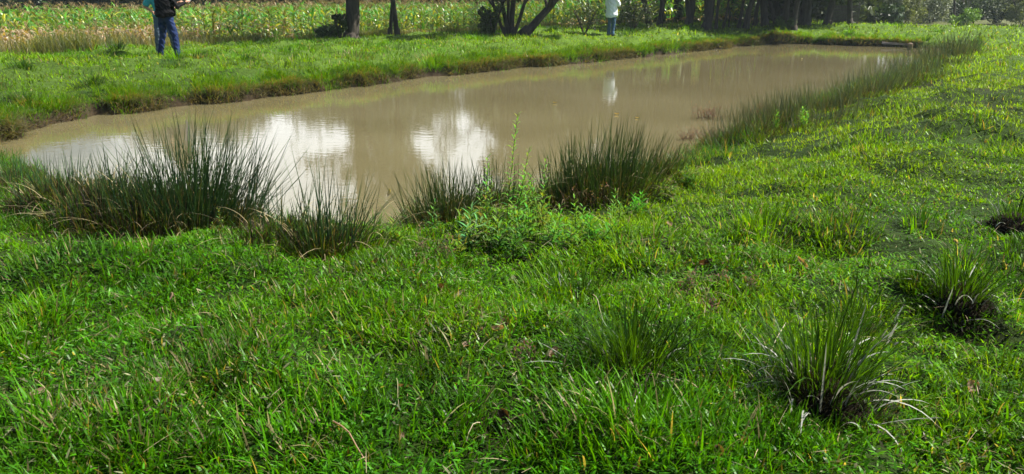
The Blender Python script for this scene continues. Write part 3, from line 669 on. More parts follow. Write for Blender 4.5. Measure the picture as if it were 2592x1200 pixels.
for a in [(1115, 742, .14, .05, DK, 'long dark curled leaf or bark piece in the centre lawn'), (1165, 765, .09, .06, WH, 'pale greyish leaf just right of the long dark curled one'), (1280, 832, .07, .05, BR, 'brown upright leaf above the small dark branching weed'),
          (1262, 852, .07, .04, PL, 'tan leaf just below the brown upright leaf'), (1222, 852, .05, .03, BR, 'small brown leaf left of the tan leaf'), (1183, 890, .07, .05, PL, 'light brown leaf left of the small dark branching weed'),
          (1405, 912, .08, .06, PL, 'broad tan leaf left of the medium spiky tussock'), (1025, 998, .08, .035, BR, 'folded brown leaf in the middle of the lower lawn'), (530, 893, .07, .055, PL, 'rounded beige leaf in the left lawn'),
          (410, 985, .10, .035, WH, 'long cream leaf in the left lawn'), (105, 1010, .09, .03, PL, 'narrow tan leaf near the lower left edge'), (2455, 1000, .08, .06, PL, 'pinkish tan leaf right of the largest foreground tussock'),
          (1785, 682, .10, .06, DK, 'dark brown leaf beside the thin seeding weed'), (2030, 680, .11, .035, PL, 'flat pinkish leaf on the lawn above the largest tussock'), (950, 680, .08, .05, BR, 'brown leaf under the sparse upright rushes'),
          (1695, 580, .09, .05, PL, 'pale leaf on the lawn right of the leafy patch'), (1820, 1165, .06, .05, BR, 'round brown leaf at the lower edge, left of the largest tussock'), (1015, 1130, .05, .03, PL, 'small orange tan leaf near the lower edge'),
          (440, 765, .06, .04, PL, 'small orange tan leaf at the upper left of the lawn'), (1285, 1075, .09, .05, DK, 'dark leaf in the hollow near the lower edge'), (2420, 625, .05, .03, WH, 'whitish leaf above the tussock on the earth mound'), (700, 720, .08, .05, DK, 'dark brown leaf in the lawn below the wispy rushes')]:
    dry_leaf(*a)
xl, yl = P(985, 488, .45); dry_leaf(0, 0, .10, .045, (.42, .38, .34), 'greyish curled leaf caught on the thin rushes leaning right', .6, pos=(xl, yl, .45), tilt=(.6, -1.1, .8))
for (u, v, c, lab) in [(1561, 291, (.22, .18, .13), 'pale leaf floating on the pond below the reflection of the man in white'), (1612, 300, (.2, .17, .13), 'tiny leaf floating right of the pale floating one'), (1405, 262, (.14, .12, .08), 'small leaf floating in the middle of the pond'), (2030, 150, (.3, .3, .28), 'white speck of a leaf floating near the far end')]:
    x_, y_ = P(u, v, 0); dry_leaf(0, 0, .11, .06, c, lab, .5, pos=(x_, y_, .012), tilt=(.05, .04, rnd.uniform(0, 6)))
# stems that carry the caught leaf
def straw(u0, v0, u1, v1, r, col, label, z0=.03, z1=.03, name='dry_stalk', cat='stalk'):
    a = PT(u0, v0); b = PT(u1, v1); p0 = Vector((a[0], a[1], a[2]+z0)); p1 = Vector((b[0], b[1], b[2]+z1))
    mb = MB(); mid = (p0+p1)/2+Vector((0, .01, .03)); mb.tube([p0, p0.lerp(mid, .5)+Vector((.002, 0, .004)), mid, p1.lerp(mid, .5)+Vector((-.003, 0, .003)), p1], [r, r*.95, r*.85, r*.7, r*.5], 6, col)
    o = mb.build(name, M_weed); 
    c = o.data
    tag(o, label, cat); return o
straw(845, 1095, 930, 1197, .0035, (.42, .30, .20), 'thick tan dry stalk lying at the lower edge', .05, .04)
straw(1005, 990, 1012, 1065, .0014, (.45, .42, .28), 'thin pale bent straw in the middle of the lower lawn', .06, .05)
straw(1215, 1110, 1180, 1150, .0022, (.50, .45, .33), 'short pale straw near the lower edge', .07, .05)
straw(1985, 855, 1935, 960, .0022, (.5, .46, .36), 'pale straw slanting left of the largest tussock', .08, .04)
straw(1500, 790, 1525, 860, .0022, (.45, .42, .34), 'pale straw standing over the medium tussock', .10, .10)

# loose stuff: straw litter everywhere on the near lawn
def litter():
    x, y = sample(1.8, 9, 26); sd, _ = pond_sd(x, y); m = sd > .5; x, y = x[m], y[m]; n = len(x)
    V, q, t, C = blade_batch(x, y, rng.uniform(.04, .16, n), rng.uniform(.002, .004, n), rng.uniform(.9, 1.5, n), rng.uniform(1.4, 2.0, n), np.array([.42, .34, .20])*rng.uniform(.5, 1.1, (n, 1)), 3, rng.uniform(.03, .07, n))
    o = merge('straw_litter', [(V, q, t, C)], M_straw); tag(o, 'loose straw littered over the near lawn', 'straw', kind='stuff')
litter()

# ------------------------------------------------------------------ corn
def corn_template(seed, dry, h=1.6):
    r = random.Random(seed); mb = MB()
    lean = (r.uniform(-.12, .12), r.uniform(-.12, .12))
    sc = (.30, .22, .10) if dry else (.12, .17, .04)
    path = [Vector((lean[0]*h*t*t, lean[1]*h*t*t, h*t)) for t in (0, .25, .5, .75, 1)]
    mb.tube(path, [.016, .015, .012, .009, .005], 4, sc)
    n = 11; a0 = r.uniform(0, 6.28)
    for i in range(n):
        t = .12+.8*i/n; p = Vector((lean[0]*h*t*t, lean[1]*h*t*t, h*t)); a = a0+i*math.pi+r.uniform(-.5, .5)
        L_ = h*r.uniform(.34, .50)*(1-.3*abs(t-.5)); d = Vector((math.cos(a), math.sin(a), r.uniform(.7, 1.6))).normalized()
        if dry or t < .18+r.uniform(-.1, .15): k = r.random(); c = (.38-.1*k, .29-.07*k, .15); dr = r.uniform(2.2, 3.6)
        elif r.random() < .2: c = (.34, .38, .04); dr = r.uniform(1.2, 2.6)
        else: c = (.07*r.uniform(.5, 2.2), .22*r.uniform(.5, 1.3), .018); dr = r.uniform(.8, 2.3)
        segs = 5; wv = .075; side = Vector((-math.sin(a), math.cos(a), 0)); V = []; F = []
        for k in range(segs+1):
            ww = wv*(1-(k/segs)**2)*(.7+.3*min(1, k))/2+.002; tw = Vector((0, 0, ww*.5*math.sin(k+i)))
            V += [p-side*ww+tw, p+side*ww-tw]; p = p+d*L_/segs; d = (d+Vector((r.gauss(0, .08), r.gauss(0, .08), -dr/segs))).normalized()
        for k in range(segs): F.append((2*k, 2*k+1, 2*k+3, 2*k+2))
        mb.add([tuple(v) for v in V], F, c)
    top = path[-1]
    for i in range(6):
        a = r.uniform(0, 6.28); mb.tube([top, top+Vector((math.cos(a)*.05, math.sin(a)*.05, .10)), top+Vector((math.cos(a)*.11, math.sin(a)*.11, .15))], [.005, .004, .002], 3, (.38, .30, .15))
    return mb
def mbarr(mb):
    V = np.concatenate(mb.V); C = np.concatenate(mb.C)
    return V, np.array([f for f in mb.F if len(f) == 4]), np.array([f for f in mb.F if len(f) == 3]), C
T_green = [corn_template(100+i, False, 1.7) for i in range(6)]; T_dry = [corn_template(200+i, True, 1.15) for i in range(4)]
def corn():
    # rows run parallel to the far bank, starting behind the weed strip
    pts = []
    far_arr = np.array(farp)
    cx0, cy0 = P(250, 293); cx1, cy1 = P(1860, 118)
    d = np.array([cx1-cx0, cy1-cy0]); d /= np.linalg.norm(d); nrm = np.array([-d[1], d[0]])
    xs = []
    for row in range(26):
        off = 13.2+row*.85
        for s in np.arange(-22, 47, .34 if row < 8 else .5):
            p = np.array([cx0, cy0])+d*(s+rng.normal(0, .06))+nrm*(off-.36*max(0, min(s-21, 11))+rng.normal(0, .08)); xs.append((p[0], p[1], row, s))
    for k in range(90):
        u_ = rng.uniform(1600, 1905); d_ = rng.uniform(45.6, 49.5); xs.append(((u_-CX)/F*d_*1.0, d_, 9, 60))
    xs = [q for q in xs if -27 < q[0] < 17 and abs(q[0]) < q[1]*.78 and q[1] > 10]
    # the left part of the field: short dried plants in front, tall green ones behind
    A = []
    for x, y, row, s in xs:
        u = x/y*F+CX
        dry = (row < 6 and u < 520+rng.normal(0, 40)) or (row < 3 and u < 800 and rng.random() < .25)
        if u < 560 and row in (6,): continue
        hs = rng.uniform(.88, 1.1)*(1.04 if u > 560 else 1)*(1 if dry else (1.0))
        A.append((x, y, dry, hs, row, u))
    # the plants that show largest become single plants
    vis = sorted(range(len(A)), key=lambda i: (A[i][4] > 3, A[i][1]))
    front = [i for i in vis if -60 < A[i][5] < 1800][:290]; fs = set(front)
    made = {}
    for cnt, i in enumerate(front):
        x, y, dry, hs, row, u = A[i]; key = ('d', i % 4) if dry else ('g', i % 6)
        z = ter(x, y)
        if key not in made:
            o = (T_dry[key[1]] if dry else T_green[key[1]]).build('corn_plant', M_corn, None, False); made[key] = o
        else: o = made[key].copy(); COL.objects.link(o)
        o.location = (x, y, z-.02); o.rotation_euler = (0, 0, rng.uniform(0, 6.28)); o.scale = (hs, hs, hs)
        where = ('left of the standing men' if u < 370 else 'just right of the standing men' if u < 560 else 'midway to the thick trunk' if u < 870 else 'beside the thick trunk' if u < 1000 else 'beyond the crossing trunks' if u < 1300 else 'beyond the bushy tree' if u < 1540 else 'right of the man in white')
        rowd = 'front' if row < 2 else 'middle' if row < 4 else 'back'
        lab = ('dried tan corn plant in the ' if dry else 'yellow green corn plant in the ')+rowd+' rows '+where
        tag(o, lab, 'corn plant', 'dried corn plants in the front rows' if dry else 'ripening corn plants at the field edge')
    Vs, Q, T, C = [], [], [], []; off = 0
    G = [mbarr(t) for t in T_green]; D = [mbarr(t) for t in T_dry]
    for i, (x, y, dry, hs, row, u) in enumerate(A):
        if i in fs: continue
        V, q, t, c = (D[i % 4] if dry else G[i % 6]); a = rng.uniform(0, 6.28); ca, sa = math.cos(a), math.sin(a)
        W = V*hs; W = np.stack([W[:, 0]*ca-W[:, 1]*sa+x, W[:, 0]*sa+W[:, 1]*ca+y, W[:, 2]+ter_fast[i] if False else W[:, 2]], 1)
        Vs.append(W); Q.append(q+off); T.append(t+off); C.append(c*rng.uniform(.7, 1.25)); off += len(V); zs.append((off-len(V), off, i))
    z = terrain([a[0] for a in A], [a[1] for a in A]); V = np.concatenate(Vs)
    for a, b, i in zs: V[a:b, 2] += z[i]-.02
    o = npmesh('corn_field', V, np.concatenate(Q), np.concatenate(T), np.concatenate(C), M_corn)
    tag(o, 'rest of the standing corn behind the front rows', 'corn', kind='stuff')
zs = []; ter_fast = None
corn()

# ------------------------------------------------------------------ trees
def leaf_cloud(blobs, n, size, c1, c2, seed, flat=.75):
    """leaf cards spread in clumps; blobs: list of (centre, radius)"""
    r = np.random.default_rng(seed)
    wts = np.array([b[1]**2 for b in blobs]); wts = wts/wts.sum(); k = r.choice(len(blobs), n, p=wts)
    cen = np.array([b[0] for b in blobs])[k]; rad = np.array([b[1] for b in blobs])[k]
    d = r.normal(0, 1, (n, 3)); d /= np.linalg.norm(d, axis=1)[:, None]; rr = rad*r.random(n)**.45
    # small sub clumps
    sub = r.normal(0, 1, (len(blobs), 14, 3)); sub /= np.linalg.norm(sub, axis=2)[:, :, None]
    s = sub[k, r.integers(0, 14, n)]
    p = cen+s*(rad*.72)[:, None]+d*(rr*.38)[:, None]
    p[:, 2] = cen[:, 2]+(p[:, 2]-cen[:, 2])*flat
    a = r.normal(0, 1, (n, 3)); a /= np.linalg.norm(a, axis=1)[:, None]; b = np.cross(a, r.normal(0, 1, (n, 3))); b /= np.linalg.norm(b, axis=1)[:, None]
    sz = size*r.uniform(.6, 1.4, n)[:, None]
    V = np.stack([p-a*sz, p-b*sz*.45, p+a*sz, p+b*sz*.45], 1).reshape(-1, 3)
    q = (np.arange(n)*4)[:, None]+np.arange(4)[None]
    f = r.random((n, 1)); tone = r.uniform(.6, 1.4, (len(blobs), 1))[k]
    C = np.repeat((np.array(c1)*(1-f)+np.array(c2)*f)*tone, 4, 0)
    return V, q, C
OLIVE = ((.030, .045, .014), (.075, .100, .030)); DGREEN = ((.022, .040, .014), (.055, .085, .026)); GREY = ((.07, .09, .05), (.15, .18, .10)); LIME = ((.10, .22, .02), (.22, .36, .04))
def branchy(mb, p, d, L_, r0, depth, rr, ends, bend=.25):
    path = [Vector(p)]; radii = [r0]; n = 5; d = Vector(d).normalized()
    for k in range(n):
        d = (d+Vector((rr.gauss(0, bend*.4), rr.gauss(0, bend*.4), rr.gauss(0, bend*.25)+.04))).normalized()
        path.append(path[-1]+d*L_/n); radii.append(r0*(1-.45*(k+1)/n))
    mb.tube(path, radii, 8 if r0 > .1 else 5)
    ends.append(path[-1])
    if depth > 0:
        for k in range(rr.randint(2, 4)):
            i = rr.randint(2, n); a = rr.uniform(0, 6.28); nd = (d+Vector((math.cos(a)*.9, math.sin(a)*.9, rr.uniform(-.2, .5)))).normalized()
            branchy(mb, path[i], nd, L_*rr.uniform(.45, .7), radii[i]*.6, depth-1, rr, ends, bend)
def tree(u, dist, stems, h, crown_z, crown_r, label, seed, cols=OLIVE, leaves=7000, size=.09, group=None, cat='tree', name='tree', loc=None, nb=12, squash=1.0, flat=.75, limbs=2, cdx=0, cdy=0):
    """stems: list of (dx, dy, lean_x, lean_y, radius, length)"""
    x, y, z = loc or AT(u, dist); root = empty(name, (x, y, z)); tag(root, label, cat, group); rr = random.Random(seed); ends = []
    for (dx, dy, lx, ly, r0, ln) in stems:
        mb = MB(); branchy(mb, (dx, dy, -.1), (lx, ly, 1), ln, r0, limbs, rr, ends, .18)
        # root flare
        mb.tube([(dx, dy, -.15), (dx, dy, .05), (dx+lx*.3, dy+ly*.3, .35)], [r0*1.5, r0*1.3, r0*.9], 8)
        mb.build('trunk', M_bark, root)
    cz0, cz1 = crown_z; bl = []
    hi = [e for e in ends if e.z > cz0*.9]
    for e in hi[:nb]: bl.append(((e.x, e.y, max(e.z, cz0+.3)), crown_r*rr.uniform(.28, .42)))
    for k in range(nb):
        a = rr.uniform(0, 6.28); t = rr.random(); q = crown_r*math.sqrt(rr.random())*.8*math.sin(math.pi*(.15+.7*t))
        bl.append(((cdx+q*math.cos(a)*squash, cdy+q*math.sin(a), cz0+(cz1-cz0)*t), crown_r*rr.uniform(.25, .45)))
    V, qd, C = leaf_cloud(bl, leaves, size, cols[0], cols[1], seed, flat)
    npmesh('crown', V, qd, None, C, M_crown, False, root)
    return root
def copy_tree(o, loc, rz, s, label=None, parent=None):
    c = o.copy(); COL.objects.link(c); c.location = loc; c.rotation_euler = (0, 0, rz); c.scale = s
    if label: c['label'] = label
    for ch in o.children: k = ch.copy(); COL.objects.link(k); k.parent = c
    return c
TG = 'trees standing along the far bank'
tree(889, 31.5, [(0, 0, .0, 0, .30, 5.5)], 10, (2.9, 8.0), 2.9, 'thick single trunked tree standing before the corn, left of the centre', 1, leaves=8500, size=.09, group=TG, nb=24, cdx=.3)
tree(994, 33, [(-.1, 0, -.06, 0, .085, 4.5), (.18, .1, .05, 0, .11, 4.8)], 7, (2.4, 7.8), 2.9, 'slender tree with two crossing trunks beside the thick one', 2, leaves=9000, size=.09, group=TG, nb=24)
tree(1292, 34, [(0, 0, -.28, 0, .10, 3.6), (.05, .1, .05, .1, .12, 4.2), (-.15, 0, -.5, .1, .08, 3.2), (.1, -.1, .25, 0, .09, 3.6), (-.05, .2, -.12, 0, .08, 3.8)], 8, (1.9, 8.5), 2.4, 'dark many stemmed bushy tree right of the centre', 3, leaves=14000, size=.09, group=TG, nb=24, cdx=.4)
tree(1320, 34.3, [(0, 0, .95, .45, .19, 2.9)], 7, (2.4, 8.5), 2.5, 'tree with a thick trunk leaning hard to the right, beside the bushy tree', 4, leaves=14000, size=.11, group=TG, nb=18, cdx=1.0, cdy=4.5)
tree(1655, 42.3, [(-.25, 0, -.1, 0, .16, 4.4), (.3, .1, .12, 0, .15, 4.4)], 9, (2.2, 9), 3.6, 'double trunked tree right of the man in white', 5, leaves=9000, size=.10, group=TG)
for i, (u, d_, r_, lab) in enumerate([(1742, 43.5, .2, 'dark straight tree, first after the double trunked one'), (1787, 42.5, .24, 'dark stout tree before the bright gaps of corn'), (1812, 43, .08, 'thin tree left of the bright gaps of corn'), (1832, 43, .07, 'thin tree between two bright gaps of corn'),
                                   (1888, 43, .16, 'dark tree right after the bright gaps of corn'), (1935, 44, .2, 'dark stout tree above the round mound'), (1990, 44, .17, 'dark tree right of the round mound'), (2040, 44.5, .22, 'dark stout tree left of the leaning trunk')]):
    tree(u, d_, [(0, 0, rnd.uniform(-.12, .12), 0, r_, 4.6), (rnd.uniform(-.5, .5), .3, rnd.uniform(-.25, .25), .1, r_*.6, 4.2)], 9, (1.9+.2*(i % 3), 8.8), 3.0, lab, 20+i, leaves=6500, size=.10, group=TG, cols=(DGREEN if i % 2 else OLIVE))
tree(2090, 45.3, [(0, 0, .35, 0, .2, 4.4), (.3, .2, .1, 0, .1, 4)], 9, (1.8, 8.5), 3.0, 'tree with a leaning trunk at the right end of the dark row', 40, leaves=8000, size=.10, group=TG, cols=(DGREEN))
TH = 'thin leaved trees in the corn field'
tree(760, 56, [(0, 0, .05, 0, .07, 4.5)], 8, (2.0, 8.2), 2.6, 'thin leaved young tree behind the corn, left of the thick trunk', 110, OLIVE, 1700, .11, group=TH, nb=16, limbs=3)
tree(1130, 58, [(0, 0, -.05, 0, .07, 4.5)], 8, (2.2, 8.0), 2.4, 'thin leaved young tree behind the corn, right of the crossing trunks', 111, OLIVE, 1500, .11, group=TH, nb=14, limbs=3)
tree(1215, 52, [(0, 0, .06, 0, .06, 4.0)], 7, (1.8, 6.2), 1.8, 'small thin leaved tree behind the corn, left of the bushy tree', 112, OLIVE, 1200, .10, group=TH, nb=12, limbs=3)
# shrubs
def shrub(u, dist, w_, h_, label, seed, cols=DGREEN, leaves=3000, size=.06, group='shrubs behind the banks', name='shrub', cat='shrub', loc=None):
    x, y, z = loc or AT(u, dist); root = empty(name, (x, y, z)); tag(root, label, cat, group); rr = random.Random(seed); mb = MB()
    for k in range(7):
        a = rr.uniform(0, 6.28); mb.tube([(0, 0, -.1), (math.cos(a)*w_*.2, math.sin(a)*w_*.2, h_*.45), (math.cos(a)*w_*.35, math.sin(a)*w_*.35, h_*.8)], [.03, .022, .01], 5)
    mb.build('stem', M_bark, root)
    bl = [((rr.uniform(-.35, .35)*w_, rr.uniform(-.3, .3)*w_, h_*rr.uniform(.2, .8)), w_*rr.uniform(.16, .28)) for _ in range(12)]
    V, q, C = leaf_cloud(bl, leaves, size, cols[0], cols[1], seed, .9); V[:, 2] = np.maximum(V[:, 2], -.05)
    npmesh('crown', V, q, None, C, M_crown, False, root); return root
shrub(862, 31, .62, 1.0, 'dark low shrub at the left foot of the thick trunk', 50, leaves=6000, size=.03)
shrub(825, 31, 1.2, .45, 'dark flat scrub left of the thick trunk', 51, leaves=5000, size=.03)
shrub(1245, 33.5, 1.2, 1.6, 'dark twiggy shrub at the left of the bushy tree', 52, OLIVE, 3500, .05)
shrub(1985, 42.2, 1.1, .7, 'small rounded green shrub on the bank before the dark trees', 53, ((.05, .10, .02), (.09, .15, .03)), 3500, .04)
shrub(1480, 36.5, 1.5, 1.3, 'sparse olive shrub left of the man in white', 54, OLIVE, 1100, .04)
shrub(1600, 39, 2.2, 1.6, 'olive shrub right of the man in white', 55, OLIVE, 1800, .05)
# drooping lit boughs at the right end of the dark trees are two trees with the sunlight put into paler leaf colours
tree(2035, 40.5, [(0, 1.4, .0, 0, .16, 4.2)], 8, (1.9, 6), 2.2, 'grey green tree whose bough catches the sun above the pond end', 60, GREY, 6000, .08, group=TG)
tree(2165, 44.3, [(0, .8, .0, 0, .16, 4.2)], 8, (1.6, 7), 2.4, 'pale green tree with hanging sunlit foliage', 61, ((.10, .13, .05), (.22, .27, .11)), 7000, .08, group=TG)
# pasture edge at the far right: hazy scrub and trees
HG = 'hazy trees beyond the pasture'
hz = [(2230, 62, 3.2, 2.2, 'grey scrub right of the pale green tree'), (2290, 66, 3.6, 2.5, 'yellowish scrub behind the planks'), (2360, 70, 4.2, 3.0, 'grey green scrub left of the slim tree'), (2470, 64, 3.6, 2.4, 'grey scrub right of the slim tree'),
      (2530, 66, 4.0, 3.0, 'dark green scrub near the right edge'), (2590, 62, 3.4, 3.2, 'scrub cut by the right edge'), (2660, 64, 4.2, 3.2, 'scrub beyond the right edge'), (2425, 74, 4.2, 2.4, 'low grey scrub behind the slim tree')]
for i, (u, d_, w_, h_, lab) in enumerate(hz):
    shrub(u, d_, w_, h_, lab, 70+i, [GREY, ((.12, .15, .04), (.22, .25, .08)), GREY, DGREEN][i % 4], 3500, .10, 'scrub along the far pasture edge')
shrub(2440, 58, 1.9, 1.25, 'small vivid lime green bush at the pasture edge', 79, LIME, 2500, .07)
tree(2415, 62, [(0, 0, .05, 0, .09, 4.8)], 7, (2.6, 7.5), 2.4, 'slim dark tree standing over the far pasture', 80, DGREEN, 4500, .10, group=HG)
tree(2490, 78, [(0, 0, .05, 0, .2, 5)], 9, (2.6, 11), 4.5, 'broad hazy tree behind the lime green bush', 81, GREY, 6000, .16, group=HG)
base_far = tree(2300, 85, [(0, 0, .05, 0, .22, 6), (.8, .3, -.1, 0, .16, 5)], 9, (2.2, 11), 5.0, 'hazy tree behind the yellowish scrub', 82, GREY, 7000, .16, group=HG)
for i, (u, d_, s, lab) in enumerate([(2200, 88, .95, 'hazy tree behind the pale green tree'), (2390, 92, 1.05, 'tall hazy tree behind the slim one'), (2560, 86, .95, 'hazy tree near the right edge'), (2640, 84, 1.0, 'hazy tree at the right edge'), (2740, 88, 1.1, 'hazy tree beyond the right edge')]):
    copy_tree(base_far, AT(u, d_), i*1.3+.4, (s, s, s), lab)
# tree line behind the corn
TL = 'dark trees behind the corn field'
names = ['leftmost dark tree behind the corn', 'second dark tree behind the corn from the left', 'dark tree behind the corn left of the standing men', 'dark tree behind the men', 'dark tree behind the corn just right of the men', 'dark tree behind the corn between the men and the thick trunk',
         'low dark tree left of the thick trunk', 'low dark tree behind the thick trunk', 'low dark tree behind the two crossing trunks', 'low dark tree left of the bushy tree', 'dark tree behind the bushy tree', 'dark tree behind the leaning trunk', 'dark tree behind the man in white', 'dark tree right of the man in white', 'dark tree behind the double trunked one', 'dark tree behind the first straight trunks', 'dark tree behind the bright gaps of corn', 'dark tree behind the dark row, right part']
bt = [tree(60, 72, [(0, 0, .05, 0, .28, 5), (1.2, .4, .1, 0, .2, 4)], 10, (.7, 10.2), 5.4, names[0], 90, DGREEN, 13000, .26, group=TL, nb=30),
      tree(200, 74, [(0, 0, -.08, 0, .3, 5), (-1, .4, .1, 0, .2, 4)], 10, (.7, 10.2), 5.4, names[1], 91, OLIVE, 13000, .26, group=TL, nb=30)]
pos = [(330, 72, 1.02), (430, 71, 1.0), (530, 72, .98), (620, 73, .92), (720, 74, .62), (865, 72, .95), (960, 70, 1.05), (1050, 72, .88), (1150, 76, .60), (1300, 70, .9), (1450, 68, 1.0), (1560, 66, 1.0), (1660, 64, 1.0), (1760, 60, 1.0), (1870, 58, 1.0), (2000, 57, 1.0)]
for i, (u, d_, s) in enumerate(pos): copy_tree(bt[i % 2], AT(u, d_), i*2.1, (s*1.05, s, s), names[i+2])
for i, (u, d_, s, lab) in enumerate([(-60, 70, 1.0, 'dark tree beyond the left edge behind the corn'), (-200, 68, 1.05, 'outermost dark tree beyond the left edge'), (2120, 58, 1.0, 'dark tree behind the leaning trunk of the dark row'), (1700, 53, .85, 'dark tree deep in the row, after the double trunked one'), (1960, 51, .85, 'dark tree deep in the row, over the round mound'), (2070, 52, .85, 'dark tree deep in the row, near the leaning trunk')]):
    copy_tree(bt[i % 2], AT(u, d_), i*1.7, (s, s, s), lab)
def undergrowth():
    n = 50000; u = rng.uniform(-350, 2250, n); dd = np.interp(u, [-350, 900, 1700, 2250], [66, 71, 58, 50])+rng.uniform(0, 3.5, n)
    x = (u-CX)/F*dd; z = terrain(x, dd); hh = (1.2+1.6*fbm(x*.35, dd*.35, 3, 300))*np.where(u > 1650, .8, 1.15); zz = z+hh*rng.random(n)
    a = rng.normal(0, 1, (n, 3)); a /= np.linalg.norm(a, axis=1)[:, None]; b = np.cross(a, rng.normal(0, 1, (n, 3))); b /= np.linalg.norm(b, axis=1)[:, None]
    p = np.stack([x, dd, zz], 1); s = rng.uniform(.10, .22, (n, 1))
    V = np.stack([p-a*s, p-b*s*.5, p+a*s, p+b*s*.5], 1).reshape(-1, 3); q = (np.arange(n)*4)[:, None]+np.arange(4)[None]
    C = np.repeat(np.array(DGREEN[0])*rng.uniform(.6, 2.2, (n, 1)), 4, 0)
    o = npmesh('undergrowth', V, q, None, C, M_crown); tag(o, 'dark undergrowth along the foot of the wood behind the corn', 'undergrowth', kind='stuff')
undergrowth()

# ------------------------------------------------------------------ planks, stump, hurdle at the far end
M_wood = mat_solid('weathered_wood', (.42, .36, .30), .85, .2, (.20, .16, .13), 6, .6, (1, 8, 8))
M_wood2 = mat_solid('grey_wood', (.13, .11, .10), .9, .2, (.06, .05, .045), 6, .6, (8, 8, 1))
def plank(u0, v0, u1, v1, w_, t_, z0, z1, label, m):
    a = P(u0, v0, z0); b = P(u1, v1, z1); p0 = Vector((*a, z0)); p1 = Vector((*b, z1)); d = (p1-p0); Ln = d.length
    V = []; F = []; n = 8
    for i in range(n+1):
        x = Ln*i/n; j = rnd.uniform(-.006, .006)
        V += [(x, -w_/2+j, 0), (x, w_/2+j, 0), (x, w_/2-.012+j, t_), (x, -w_/2+.012+j, t_)]
    for i in range(n):
        for k in range(4): q = i*4; F.append((q+k, q+(k+1) % 4, q+4+(k+1) % 4, q+4+k))
    F += [(3, 2, 1, 0), (n*4, n*4+1, n*4+2, n*4+3)]
    mb = MB(); mb.add(V, F); o = mb.build('wooden_plank', m, None, False); o.location = p0; o.rotation_euler = d.to_track_quat('X', 'Z').to_euler(); tag(o, label, 'plank'); return o
plank(2232, 111, 2334, 117, .28, .09, .12, .06, 'long grey brown plank slanting along the far pond edge', M_wood)
plank(2329, 112, 2402, 113.5, .38, .12, .14, .14, 'short pale plank lying right of the long one', mat_solid('pale_wood', (.62, .58, .50), .8, .2, (.4, .35, .3), 6, .4, (1, 8, 8)))
x, y = P(2302, 126, 0); mb = MB(); mb.tube([(0, 0, -.5), (.0, 0, .0), (.01, 0, .15), (0, 0, .25)], [.10, .10, .11, .12], 9)
o = mb.build('wooden_stump', mat_solid('wet_wood', (.20, .14, .10), .8, .2, (.09, .06, .045), 9, .6, (6, 6, 1)), None, False); o.location = (x, y, 0); tag(o, 'short brown wooden stump standing in the water before the planks', 'stump')
x, y, z = AT(2138, 45.5); root = empty('wooden_hurdle', (x, y, z)); tag(root, 'low grey brown board fence panel below the pale green tree', 'fence panel')
for k in range(5):
    mb = MB(); h0 = .12+k*.17; mb.add([(-.75, -.015, h0), (.75, -.015, h0), (.75, .015, h0), (-.75, .015, h0), (-.75, -.015, h0+.15), (.75, -.015, h0+.15), (.75, .015, h0+.15), (-.75, .015, h0+.15)], [(0, 1, 5, 4), (1, 2, 6, 5), (2, 3, 7, 6), (3, 0, 4, 7), (4, 5, 6, 7), (3, 2, 1, 0)]); mb.build('board', M_wood2, root, False)
for sx_ in (-.7, .7):
    mb = MB(); mb.tube([(sx_, .06, -.3), (sx_, .06, 1.12)], [.045, .04], 8); mb.build('post', M_wood2, root, False)

# ------------------------------------------------------------------ people
def remeshed(name, prims, voxel, mat, parent, smooth=4, hem=None):
    """union of capsule chains and ellipsoids turned into one continuous surface"""
    mb = MB()
    for pr in prims:
        if pr[0] == 'c':      # chain: points, radii, (sx, sy) scale about each point is ignored
            _, pts, rad = pr
            P_ = [Vector(p) for p in pts]; PP = []; RR = []
            for i in range(len(P_)-1):
                for k in range(3): t = k/3; PP.append(P_[i].lerp(P_[i+1], t)); RR.append(rad[i]*(1-t)+rad[i+1]*t)
            PP.append(P_[-1]); RR.append(rad[-1])
            for i, (p, r) in enumerate(zip(PP, RR)): pass
            V, Q = tube_np(PP, RR, 10, False); mb.add(V, Q+[tuple(reversed(range(10)))[:4]])if False else mb.add(V, Q)
            for e, r in ((PP[0], RR[0]), (PP[-1], RR[-1])): mb.add(*ball(e, (r, r, r)))
            for e, r in zip(P_[1:-1], rad[1:-1]): mb.add(*ball(e, (r, r, r)))
        else:
            _, c, rv, *rot = pr; mb.add(*ball(c, rv, rot[0] if rot else 0))
    o = mb.build(name, mat, parent, True)
    md = o.modifiers.new('r', 'REMESH'); md.mode = 'VOXEL'; md.voxel_size = voxel; md.use_smooth_shade = True
    m2 = o.modifiers.new('s', 'SMOOTH'); m2.iterations = smooth; m2.factor = .5
    dg = bpy.context.evaluated_depsgraph_get(); me = bpy.data.meshes.new_from_object(o.evaluated_get(dg)); o.modifiers.clear(); old = o.data; o.data = me; bpy.data.meshes.remove(old)
    if not me.materials: me.materials.append(mat)
    if hem is not None:
        n = len(me.vertices); co = np.empty(n*3, np.float32); me.vertices.foreach_get('co', co); co = co.reshape(-1, 3)
        nn = np.empty(n*3, np.float32); me.vertices.foreach_get('normal', nn); nn = nn.reshape(-1, 3)
        a = np.arctan2(co[:, 1], co[:, 0])
        f = (fbm(a*2.5+co[:, 2]*9, co[:, 2]*16+co[:, 0]*14, 3, 5)-.5)*.035+(fbm(co[:, 0]*30+co[:, 2]*8, co[:, 1]*30+co[:, 2]*22, 2, 8)-.5)*.016
        co += nn*f[:, None]
        if hem > .3: co[:, 2] = np.maximum(co[:, 2], hem+.02*np.sin(a*2+1)+.008*np.sin(a*7))
        me.vertices.foreach_set('co', co.ravel()); me.update()
    return o
M_skin = mat_solid('skin', (.40, .22, .14), .55, .35, (.36, .19, .12), 5, .05)
M_hair = mat_solid('hair', (.02, .016, .014), .6, .4, (.01, .008, .007), 40, .5)
